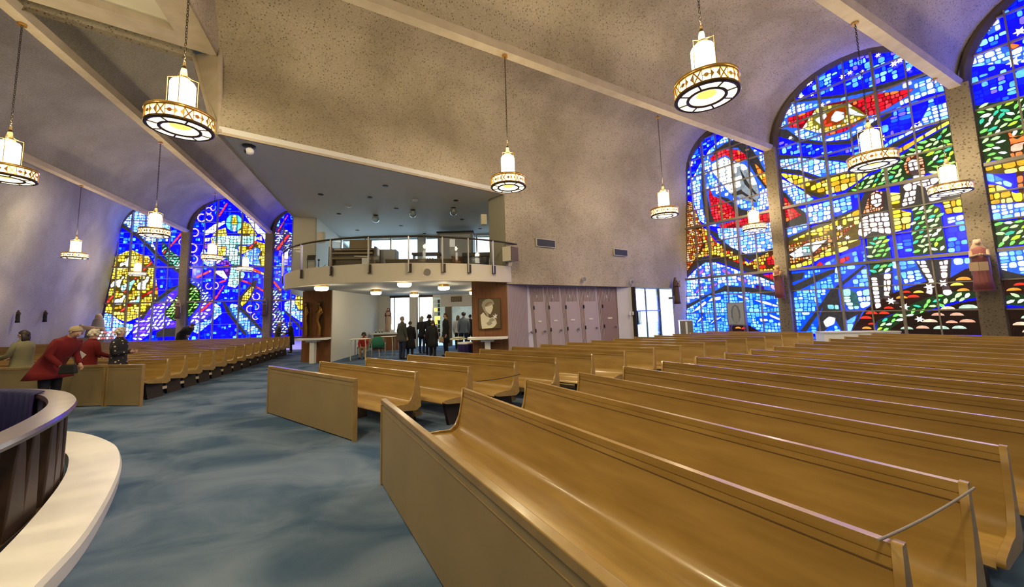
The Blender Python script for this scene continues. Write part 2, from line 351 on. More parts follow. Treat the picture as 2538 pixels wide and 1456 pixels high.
# piers between the windows
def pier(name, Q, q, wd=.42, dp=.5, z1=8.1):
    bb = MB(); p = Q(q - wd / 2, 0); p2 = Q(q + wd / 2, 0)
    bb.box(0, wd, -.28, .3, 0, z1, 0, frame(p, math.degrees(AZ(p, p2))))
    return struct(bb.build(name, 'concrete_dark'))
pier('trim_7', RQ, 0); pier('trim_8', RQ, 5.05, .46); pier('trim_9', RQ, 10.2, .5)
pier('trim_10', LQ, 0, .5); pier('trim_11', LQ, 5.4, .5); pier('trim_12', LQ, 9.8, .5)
# ================================================================== STAINED GLASS
def ray(x, y):
    a = (x - PX) / FPX; c = -(y - PY) / FPX
    return _R * a + _U * c + _F
def wallcoord(P, u, x, y):            # where the drawn design point sits on the window wall (metres along, height)
    n_ = (-u[1], u[0]); d = ray(x, y); t = (P[0] * n_[0] + P[1] * n_[1]) / (d.x * n_[0] + d.y * n_[1])
    q = d * t; return ((q.x - P[0]) * u[0] + (q.y - P[1]) * u[1], q.z + CAMH)
CR = {'a': (1680, 300, 4.852), 'b': (1680, 560, 4.852), 'c': (2040, 200, 4.55), 'd': (2040, 500, 4.044), 'e': (1880, 80, 5.2), 'f': (2300, 0, 5.6),
      'g': (230, 500, 7.281), 'h': (230, 680, 8.563), 'i': (450, 470, 6.932), 'j': (450, 660, 7.665)}
PAL = {  # ground colour (blue ones imitate bloom), [(cell colour, weight)], kind, cell size
 'blue': ((.0, .0, .42), [((.0, .01, .62), 6), ((.01, .12, .75), 3), ((.10, .42, .85), 3), ((.25, .75, .95), 2), ((.18, .12, .6), 1), ((.0, .0, .45), 3)], 'r', .19),
 'deep': ((.0, .0, .48), [((.0, .0, .62), 9), ((.0, .03, .75), 4), ((.03, .25, .8), 2), ((.15, .6, .9), 1)], 'r', .2),
 'sky': ((.01, .05, .16), [((.95, 1, 1), 5), ((.55, .85, 1), 4), ((.22, .6, .95), 3), ((.1, .35, .85), 1)], 'r', .17),
 'azure': ((.01, .03, .3), [((.12, .42, .85), 5), ((.28, .62, .95), 4), ((.5, .82, 1), 2), ((.03, .18, .75), 2)], 'r', .2),
 'water': ((.0, .03, .35), [((.1, .45, .9), 6), ((.22, .62, .95), 5), ((.04, .25, .8), 3), ((.5, .85, 1), 1)], 'r', .17),
 'gold': ((.06, .035, .0), [((1, .78, .05), 5), ((1, .9, .25), 3), ((.75, .42, .02), 2), ((.9, .85, .1), 1)], 'r', .2),
 'rust': ((.035, .006, .002), [((.75, .35, .12), 3), ((1, .7, .45), 2), ((.4, .06, .01), 3), ((.8, .5, .05), 2)], 'r', .12),
 'goldrust': ((.04, .01, .002), [((1, .7, .05), 5), ((.95, .85, .15), 2), ((.6, .25, .03), 3), ((.6, .02, .01), 1)], 'r', .17),
 'red': ((.12, .0, .004), [((.7, .005, .02), 6), ((.9, .04, .06), 3), ((1, .18, .03), 1), ((.5, .0, .01), 2)], 'r', .17),
 'redline': ((.2, .0, .0), [((.95, .05, .04), 4), ((1, .35, .15), 1)], 'r', .25),
 'fire': ((.2, .02, .0), [((1, .3, .02), 3), ((1, .7, .1), 2), ((.8, .05, .02), 2)], 'r', .2),
 'sun': ((.12, .1, .005), [((1, 1, .75), 5), ((1, .85, .2), 4), ((1, .4, .05), 2)], 'r', .16),
 'white': ((.1, .12, .14), [((1, 1, 1), 6), ((.8, .92, .98), 2)], 'r', .28),
 'flesh': ((.05, .03, .035), [((1, .93, .93), 6), ((.95, .72, .62), 2)], 'r', .19),
 'hair': ((.05, .01, .005), [((.8, .3, .12), 3), ((.95, .5, .3), 2)], 'r', .11),
 'mint': ((.02, .08, .09), [((.6, 1, .92), 5), ((.35, .85, .8), 3), ((.85, 1, 1), 2)], 'r', .22),
 'teal': ((.01, .05, .06), [((.35, .85, .8), 4), ((.2, .6, .75), 3), ((.7, 1, .95), 2)], 'r', .16),
 'skyteal': ((.005, .03, .09), [((.75, 1, 1), 4), ((.35, .75, .85), 4), ((.15, .5, .7), 3), ((.5, .75, .9), 2)], 'r', .2),
 'leaf': ((.006, .022, .006), [((.25, .8, .15), 4), ((.6, .95, .45), 3), ((.85, 1, .85), 2), ((.05, .6, .4), 2), ((.55, .85, .05), 1)], 'l', .24),
 'greenleaf': ((.004, .015, .0), [((.35, .85, .15), 4), ((.6, .95, .3), 3), ((.1, .4, .05), 3)], 'l', .27),
 'tealleaf': ((.004, .02, .02), [((.2, .75, .5), 4), ((.6, .95, .9), 3), ((.05, .3, .2), 2)], 'l', .25),
 'skyleaf': ((.005, .01, .08), [((.75, .92, 1), 4), ((.4, .65, .95), 3), ((.1, .1, .5), 2)], 'l', .27),
 'purpleleaf': ((.035, .01, .26), [((.8, .95, 1), 5), ((.5, .75, .95), 3), ((.25, .08, .55), 2)], 'l', .33),
 'pinkleaf': ((.02, .01, .16), [((.9, .6, .9), 3), ((.45, .85, .85), 4), ((.7, .95, .8), 2), ((.1, .1, .6), 2)], 'l', .26),
 'mush': ((.012, .003, .002), [((.95, .04, .02), 5), ((1, .35, .04), 3), ((1, .75, .1), 1)], 'd', .38),
 'stone': ((.008, .003, .002), [((.85, .42, .28), 4), ((.9, .65, .45), 2), ((.55, .75, .6), 1)], 'd', .46),
 'purple': ((.04, .0, .16), [((.25, .08, .6), 3), ((.4, .2, .8), 1)], 'r', .2),
 'violetline': ((.03, .0, .12), [((.45, .15, .75), 3), ((.75, .5, .9), 1)], 'r', .3),
 'pink': ((.7, .45, .7), [((.95, .75, .9), 1)], 'r', .5),
 'dark': ((.012, .011, .012), [], 'x', 1),
 'trunk': ((.04, .01, .004), [((1, .22, .05), 3), ((.9, .55, .4), 2)], 'r', .2),
 'cyan': ((.02, .2, .3), [((.15, .75, .85), 1), ((.25, .85, .9), 1)], 'r', .35),
}
for _k in ('blue', 'deep', 'azure', 'water', 'sky', 'skyteal', 'purpleleaf', 'skyleaf'):
    _g, _c, _t, _s = PAL[_k]; _m = {'blue': 3.2, 'deep': 2.5}.get(_k, 2.3)
    PAL[_k] = ((_g[0], _g[1], _g[2] * _m), [((c[0] * .55, c[1] * .55, c[2] * _m), w_) for c, w_ in _c], _t, _s)
for _k in ('gold', 'rust', 'goldrust', 'red', 'redline', 'fire', 'sun', 'flesh', 'hair', 'mint', 'teal', 'leaf', 'greenleaf', 'tealleaf', 'pinkleaf', 'mush', 'stone', 'purple', 'violetline', 'trunk', 'cyan', 'pink'):
    _g, _c, _t, _s = PAL[_k]; _m = .5 if _k in ('flesh', 'mint', 'sun', 'pink', 'red', 'redline') else .42
    PAL[_k] = (tuple(c * .6 for c in _g), [(tuple(x * _m for x in c), w_) for c, w_ in _c], _t, _s)
# ---- the design of the right hand windows, in drawing order
RREG = [
 (1, 'sky', 'a', [(140,760),(270,500),(380,340),(560,180),(760,200),(900,330),(1060,400),(1190,420),(1200,1080),(1120,1240),(760,1300),(350,1260),(260,1200),(160,900)]),
 (1, 'dark', 'a', [(280,560),(330,600),(340,860),(390,1080),(450,1200),(400,1240),(320,1150),(285,900)]),
 (1, 'dark', 'a', [(420,370),(560,270),(720,210),(860,300),(960,440),(1060,640),(1090,800),(1050,810),(960,690),(880,560),(820,440),(720,320),(560,330),(430,420)]),
 (1, 'red', 'a', [(385,440),(520,350),(620,335),(720,345),(800,390),(830,450),(780,490),(700,490),(570,410),(400,490)]),
 (1, 'white', 'a', [(400,520),(560,430),(700,500),(800,520),(900,640),(950,760),(980,890),(940,980),(820,960),(620,870),(500,720),(410,610)]),
 (1, 'dark', 'a', [(740,580),(760,600),(840,740),(950,880),(930,890),(800,760)]),
 (1, 'dark', 'a', [(640,880),(760,820),(770,840),(940,960),(930,980),(770,880),(660,905)]),
 (1, 'fire', 'a', [(920,510),(950,530),(1070,660),(1100,800),(1040,760),(960,640)]),
 (1, 'red', 'a', [(375,810),(420,900),(520,940),(640,1020),(760,1130),(760,1170),(450,1240),(400,1120),(370,900)]),
 (1, 'dark', 'a', [(450,890),(600,930),(760,1060),(950,1100),(1000,1090),(760,1150),(620,1000)]),
 (1, 'red', 'a', [(490,1250),(770,1180),(1000,1090),(1130,1040),(1140,1240),(980,1260),(790,1290),(520,1290)]),
 (1, 'rust', 'a', [(120,960),(180,980),(260,1200),(310,1290),(300,1420),(100,1420)]),
 (1, 'goldrust', 'b', [(100,40),(330,30),(470,200),(540,220),(680,310),(800,390),(870,480),(870,560),(700,440),(520,400),(380,360),(280,380),(100,600)]),
 (1, 'rust', 'b', [(100,40),(250,40),(300,220),(220,380),(100,560)]),
 (1, 'dark', 'b', [(330,10),(480,90),(850,340),(860,420),(700,340),(500,200),(360,60)]),
 (1, 'sky', 'b', [(470,30),(800,20),(1190,-60),(1190,240),(1000,340),(860,356),(640,260),(490,140)]),
 (1, 'dark', 'b', [(840,350),(1000,330),(1200,240),(1200,290),(900,410),(840,440)]),
 (1, 'goldrust', 'b', [(850,440),(1200,260),(1210,560),(880,560)]),
 (1, 'red', 'b', [(1060,400),(1180,320),(1180,460),(1080,470)]),
 (1, 'dark', 'b', [(100,580),(280,380),(420,360),(700,440),(870,520),(1230,660),(1230,730),(880,580),(500,440),(330,440),(180,540),(100,640)]),
 (1, 'red', 'b', [(1010,590),(1200,570),(1200,680)]),
 (1, 'sky', 'b', [(95,650),(200,540),(330,440),(450,440),(680,520),(860,590),(1000,620),(1240,720),(1250,800),(870,790),(560,730),(95,980)]),
 (1, 'violetline', 'b', [(240,560),(320,505),(310,560),(250,600)]), (1, 'violetline', 'b', [(340,610),(440,535),(440,575),(350,640)]),
 (1, 'violetline', 'b', [(205,800),(300,710),(300,750),(225,815)]), (1, 'violetline', 'b', [(370,730),(480,680),(470,720),(380,760)]),
 (1, 'violetline', 'b', [(530,510),(640,560),(630,590),(530,560)]), (1, 'violetline', 'b', [(710,610),(830,640),(830,690),(720,660)]),
 (1, 'violetline', 'b', [(930,710),(1040,730),(1040,780),(940,765)]), (1, 'violetline', 'b', [(1110,700),(1220,730),(1220,790),(1120,760)]),
 (1, 'dark', 'b', [(95,960),(500,760),(560,720),(860,740),(1250,800),(1260,860),(860,800),(560,790),(380,840),(95,1020)]),
 (1, 'water', 'b', [(95,1010),(380,840),(560,790),(860,800),(1260,860),(1320,1400),(80,1400)]),
 (1, 'white', 'b', [(160,1050),(240,980),(330,905),(350,930),(260,1005)]), (1, 'white', 'b', [(360,915),(420,860),(520,850),(520,890),(420,905)]),
 (1, 'white', 'b', [(910,890),(1060,910),(1230,970),(1180,975),(1040,940)]), (1, 'white', 'b', [(440,1120),(540,1090),(480,1135)]),
 (1, 'white', 'b', [(380,1190),(470,1110),(430,1160)]), (1, 'white', 'b', [(600,1040),(660,1010),(720,1035)]),
 (1, 'white', 'b', [(980,1115),(1080,1120),(1090,1145),(1000,1155)]), (1, 'white', 'b', [(720,830),(860,870),(850,890),(730,860)]),
 (1, 'white', 'b', [(1100,1060),(1240,1120),(1230,1140),(1110,1090)]), (1, 'white', 'b', [(220,1180),(300,1080),(310,1110)]),
 (1, 'mush', 'b', [(600,1280),(700,1160),(780,1150),(1000,1280)]),
 # middle bay
 (2, 'sky', 'e', [(200,1260),(340,980),(470,900),(1100,820),(1500,740),(2184,540),(2700,400),(2700,700),(2184,800),(1650,1020),(1500,1140),(1150,1380),(840,1410),(530,1370),(360,1260)]),
 (2, 'dark', 'e', [(380,880),(600,850),(1060,800),(1500,690),(2184,500),(2700,340),(2700,400),(2184,560),(1500,750),(1060,840),(470,905),(340,970)]),
 (2, 'red', 'e', [(370,1100),(640,1020),(900,920),(1300,840),(1520,790),(2000,720),(1900,830),(1640,990),(1500,1060),(1380,1080),(1350,1140),(1100,1280),(900,1330),(560,1240),(380,1220)]),
 (2, 'sun', 'e', [(560,1240),(640,1120),(740,980),(900,940),(1150,910),(1300,1000),(1400,1085),(1250,1150),(1100,1230),(880,1300),(760,1300),(640,1260)]),
 (2, 'fire', 'e', [(820,1200),(860,1060),(960,1000),(1120,960),(1130,1060),(1050,1170),(900,1220)]),
 (2, 'white', 'e', [(930,1095),(990,1010),(1100,1030),(1105,1110),(1000,1160),(930,1140)]), (2, 'white', 'e', [(715,1125),(860,1040),(880,1080),(790,1190)]),
 (2, 'white', 'e', [(1150,960),(1240,1010),(1390,1080),(1230,1070),(1170,1060)]), (2, 'white', 'e', [(970,980),(1080,910),(1040,960)]),
 (2, 'dark', 'e', [(180,1250),(360,1250),(530,1370),(840,1420),(1150,1390),(1500,1140),(1700,1020),(1720,1070),(1510,1200),(1180,1440),(820,1456),(500,1420),(180,1320)]),
 (2, 'sky', 'c', [(640,770),(760,660),(940,590),(1020,480),(1060,520),(1180,300),(1260,280),(1420,230),(1470,420),(1250,480),(1050,565),(800,695),(680,765)]),
 (2, 'dark', 'c', [(640,800),(800,700),(1060,575),(1500,400),(1500,440),(1060,615),(800,770),(640,860)]),
 (2, 'leaf', 'c', [(860,850),(1080,700),(1430,490),(1560,430),(1600,1150),(1300,1080),(1180,1040),(900,1130),(720,1210),(390,1260),(240,1260),(500,1080),(700,990)]),
 (2, 'gold', 'c', [(780,800),(980,695),(1080,635),(1250,535),(1500,400),(1500,450),(1250,585),(1080,685),(960,765),(850,825)]),
 (2, 'dark', 'a', [(1180,400),(1740,440),(2000,400),(2400,460),(2400,520),(1941,480),(1740,470),(1180,460)]),
 (2, 'sky', 'a', [(1185,470),(1460,440),(1941,490),(2300,560),(2200,620),(1790,680),(1700,670),(1460,590),(1185,570)]),
 (2, 'dark', 'a', [(1185,570),(1460,590),(1700,680),(1941,640),(2300,560),(2400,600),(1941,740),(1620,880),(1540,840),(1700,730),(1480,650),(1185,610)]),
 (2, 'gold', 'a', [(1200,620),(1480,655),(1690,735),(1560,830),(1500,820),(1350,740)]),
 (2, 'gold', 'c', [(-310,740),(60,600),(130,680),(250,590),(270,1050),(240,1240),(60,1290),(-220,960)]) if False else
 (2, 'gold', 'c', [(-230,1240),(-60,1150),(70,1100),(250,1050),(520,1040),(380,1150),(240,1240),(60,1285),(-160,1310)]),
 (2, 'dark', 'a', [(1540,840),(1800,900),(1700,930),(1620,900)]),
 (2, 'sky', 'a', [(1200,670),(1350,745),(1510,845),(1640,940),(1530,990),(1400,1000),(1240,840)]),
 (2, 'dark', 'a', [(1220,830),(1300,870),(1400,1000),(1540,1110),(1560,1260),(1280,1290),(1270,1220)]),
 (2, 'red', 'a', [(1220,870),(1300,930),(1400,1060),(1490,1130),(1270,1235)]),
 (2, 'sky', 'a', [(1470,1060),(1830,960),(1840,1180),(1580,1260),(1540,1110)]), (2, 'azure', 'a', [(1840,970),(2080,900),(2100,1060),(1850,1180)]),
 (2, 'sky', 'b', [(1280,30),(1560,-30),(1560,40),(1310,160)]),
 (2, 'dark', 'b', [(1280,160),(1600,20),(1900,-110),(2200,-220),(2240,-160),(1900,-40),(1600,70),(1310,210)]),
 (2, 'gold', 'b', [(1290,210),(1600,60),(1870,-40),(2240,-160),(2230,-20),(1900,130),(1580,170),(1320,240)]),
 (2, 'rust', 'b', [(1300,240),(1600,160),(1900,90),(2060,50),(1890,250),(1650,390),(1310,520)]),
 (2, 'gold', 'b', [(1310,480),(1480,450),(1640,370),(1880,240),(2200,150),(2200,230),(1920,340),(1720,390),(1590,470),(1310,540)]),
 (2, 'white', 'b', [(1340,345),(1430,290),(1540,215),(1800,165),(1700,260),(1600,350),(1400,385)]), (2, 'teal', 'b', [(1490,250),(1590,250),(1590,325),(1500,320)]),
 (2, 'azure', 'b', [(1690,490),(1900,380),(2150,300),(2180,440),(1941,480)]), (2, 'red', 'b', [(1660,480),(1700,430),(1750,450),(1740,480)]),
 (2, 'red', 'd', [(130,620),(150,580),(260,540),(270,580),(190,620)]),
 (2, 'water', 'b', [(1290,560),(1900,510),(2160,490),(2300,440),(2300,1300),(1290,1300)]), (2, 'azure', 'd', [(120,660),(440,620),(740,590),(1480,560),(1700,560),(1700,900),(760,1100),(200,1300),(100,1000)]),
 (2, 'dark', 'b', [(1340,580),(1530,560),(1500,640),(1350,690)]),
 (2, 'dark', 'b', [(1340,740),(1640,600),(1890,510),(1890,560),(1640,690),(1340,830)]),
 (2, 'dark', 'b', [(1470,1270),(1680,1000),(1840,760),(1890,770),(1720,1020),(1550,1270)]),
 (2, 'dark', 'd', [(120,860),(400,640),(430,650),(200,840),(130,900)]),
 (2, 'dark', 'd', [(-20,1110),(60,900),(150,860),(180,1100),(400,1090),(300,1320),(200,1320),(120,1180),(0,1320),(-60,1300)]),
 (2, 'white', 'd', [(0,1200),(60,1150),(130,1165),(115,1230),(30,1265)]), (2, 'mint', 'd', [(195,880),(260,870),(340,920),(380,1000),(360,1080),(260,1085),(200,980)]),
 (2, 'teal', 'd', [(40,1030),(160,1035),(165,1085),(50,1080)]), (2, 'azure', 'd', [(230,1200),(350,1130),(280,1310),(220,1310)]),
 (2, 'skyteal', 'd', [(330,900),(470,870),(480,1040),(380,1080)]),
 # the two figures
 (2, 'hair', 'c', [(905,960),(950,860),(1040,845),(1130,870),(1160,1060),(1100,1065),(940,1065)]), (2, 'flesh', 'c', [(950,930),(1000,890),(1070,890),(1100,980),(1080,1050),(1030,1090),(980,1040)]),
 (2, 'flesh', 'c', [(1010,1075),(1140,1060),(1160,1100),(1010,1110)]),
 (2, 'dark', 'c', [(860,1180),(1000,1130),(1300,1060),(1560,1000),(1620,1370),(1200,1400),(1180,1456),(860,1456)]),
 (2, 'gold', 'd', [(1190,0),(1430,-60),(1450,110),(1290,120),(1230,130)]),
 (2, 'flesh', 'c', [(890,1190),(1010,1140),(1110,1115),(1300,1090),(1310,1130),(1250,1180),(1200,1290),(1370,1330),(1200,1375),(1150,1210),(1060,1180),(1040,1380),(900,1430),(885,1400),(930,1260)]),
 (2, 'gold', 'c', [(735,1260),(880,1270),(870,1456),(700,1456)]), (2, 'gold', 'd', [(680,60),(890,110),(880,270),(715,310),(690,200)]),
 (2, 'dark', 'd', [(350,60),(420,-100),(660,-110),(690,340),(400,370),(340,330)]),
 (2, 'gold', 'd', [(-320,260),(0,220),(80,200),(370,70),(370,130),(300,250),(360,300),(370,380),(0,520),(-300,640)]) if False else
 (2, 'gold', 'd', [(60,230),(370,70),(370,380),(120,480),(100,400)]),
 (2, 'rust', 'd', [(100,330),(310,220),(320,240),(150,390),(100,400)]),
 (2, 'hair', 'd', [(400,130),(460,-60),(530,-110),(600,-100),(610,60),(570,95),(450,115)]), (2, 'flesh', 'd', [(480,-60),(540,-85),(592,-60),(592,30),(530,65),(480,20)]),
 (2, 'flesh', 'd', [(350,340),(360,230),(400,160),(480,125),(600,110),(660,110),(670,200),(690,330),(590,320),(500,300),(420,360)]),
 (2, 'leaf', 'd', [(440,370),(640,330),(690,570),(450,590)]), (2, 'leaf', 'd', [(460,625),(690,600),(700,700),(480,745)]),
 (2, 'blue', 'd', [(670,360),(890,325),(905,545),(700,575)]), (2, 'leaf', 'd', [(895,40),(1040,10),(1180,60),(1200,240),(1250,510),(910,545),(890,300)]),
 (2, 'blue', 'd', [(1240,190),(1500,130),(1520,500),(1250,515)]), (2, 'sky', 'd', [(1240,165),(1450,120),(1450,170),(1250,230)]),
 (2, 'dark', 'd', [(470,740),(700,710),(700,900),(790,1030),(700,1060),(590,1090),(480,1060)]), (2, 'dark', 'd', [(900,590),(1290,570),(1270,830),(1330,940),(1200,980),(1080,960),(1040,800)]),
 (2, 'skyteal', 'd', [(770,700),(930,600),(1010,770),(820,830)]), (2, 'azure', 'd', [(755,600),(920,590),(940,650),(780,690)]),
 (2, 'mush', 'd', [(280,1320),(440,1070),(700,920),(840,870),(1040,800),(1120,840),(1300,750),(1420,680),(1640,620),(1660,930),(1060,1000),(850,1050),(740,1110),(540,1200),(520,1320)]),
 (2, 'leaf', 'd', [(540,1320),(540,1200),(700,1130),(860,1040),(1060,960),(1300,900),(1560,900),(1560,960),(1300,1010),(1100,1080),(950,1150),(780,1250),(640,1320)]),
 (2, 'stone', 'd', [(620,1330),(700,1260),(850,1160),(1100,1090),(1380,1010),(1700,960),(1700,1340)]),
 (2, 'flesh', 'd', [(480,760),(550,760),(570,900),(590,1060),(530,1080),(500,900)]), (2, 'flesh', 'd', [(610,720),(690,720),(680,900),(660,940),(770,1020),(740,1030),(610,970)]),
 (2, 'flesh', 'd', [(930,590),(1030,590),(1120,800),(1100,940),(1030,920),(1060,800)]), (2, 'flesh', 'd', [(1160,600),(1260,580),(1250,830),(1310,920),(1250,950),(1200,930),(1190,800)]),
 # near bay
 (3, 'sky', 'f', [(480,900),(560,830),(700,740),(830,700),(1080,640),(1300,640),(1700,560),(1700,800),(1300,870),(900,890),(600,930)]),
 (3, 'sky', 'f', [(800,400),(980,240),(1010,400),(830,490)]), (3, 'red', 'f', [(1060,620),(1130,590),(1290,620),(1180,690)]),
 (3, 'leaf', 'c', [(1560,330),(1700,280),(2000,230),(2266,180),(5000,-600),(6000,600),(2266,840),(1600,960)]),
 (3, 'trunk', 'c', [(2050,570),(2085,565),(2140,650),(2190,660),(2400,520),(2410,550),(2250,720),(2260,1300),(2230,1700),(2180,1700),(2200,1300),(2150,900),(2100,840),(2100,700)]),
 (3, 'gold', 'c', [(1650,1010),(1900,930),(2200,890),(6000,0),(6000,400),(2090,1050),(1700,1060)]), (3, 'azure', 'c', [(1650,1020),(1900,1050),(2140,1160),(2120,1210),(1650,1080)]),
 (3, 'gold', 'c', [(1650,1150),(2000,1180),(2160,1270),(2600,1200),(2600,1330),(2100,1380),(1650,1420)]),
 (3, 'sky', 'd', [(1550,40),(1900,20),(2600,-60),(2600,100),(1940,165),(1560,210)]), (3, 'leaf', 'd', [(1560,210),(1960,180),(7000,-700),(7000,0),(2100,420),(1560,490)]),
 (3, 'sky', 'd', [(1560,530),(2014,480),(6500,-200),(6500,300),(2014,760),(1850,700),(1560,620)]), (3, 'dark', 'd', [(1560,620),(1850,700),(2100,760),(2100,800),(1900,790),(1560,770)]),
 (3, 'mush', 'd', [(1560,800),(2014,760),(6500,400),(6500,700),(2014,950),(1560,980)]), (3, 'leaf', 'd', [(1760,960),(1900,930),(2050,930),(2050,1050),(1800,1040)]),
 (3, 'stone', 'd', [(1560,1080),(2014,1060),(6500,900),(6500,1700),(1560,1500)]),
]
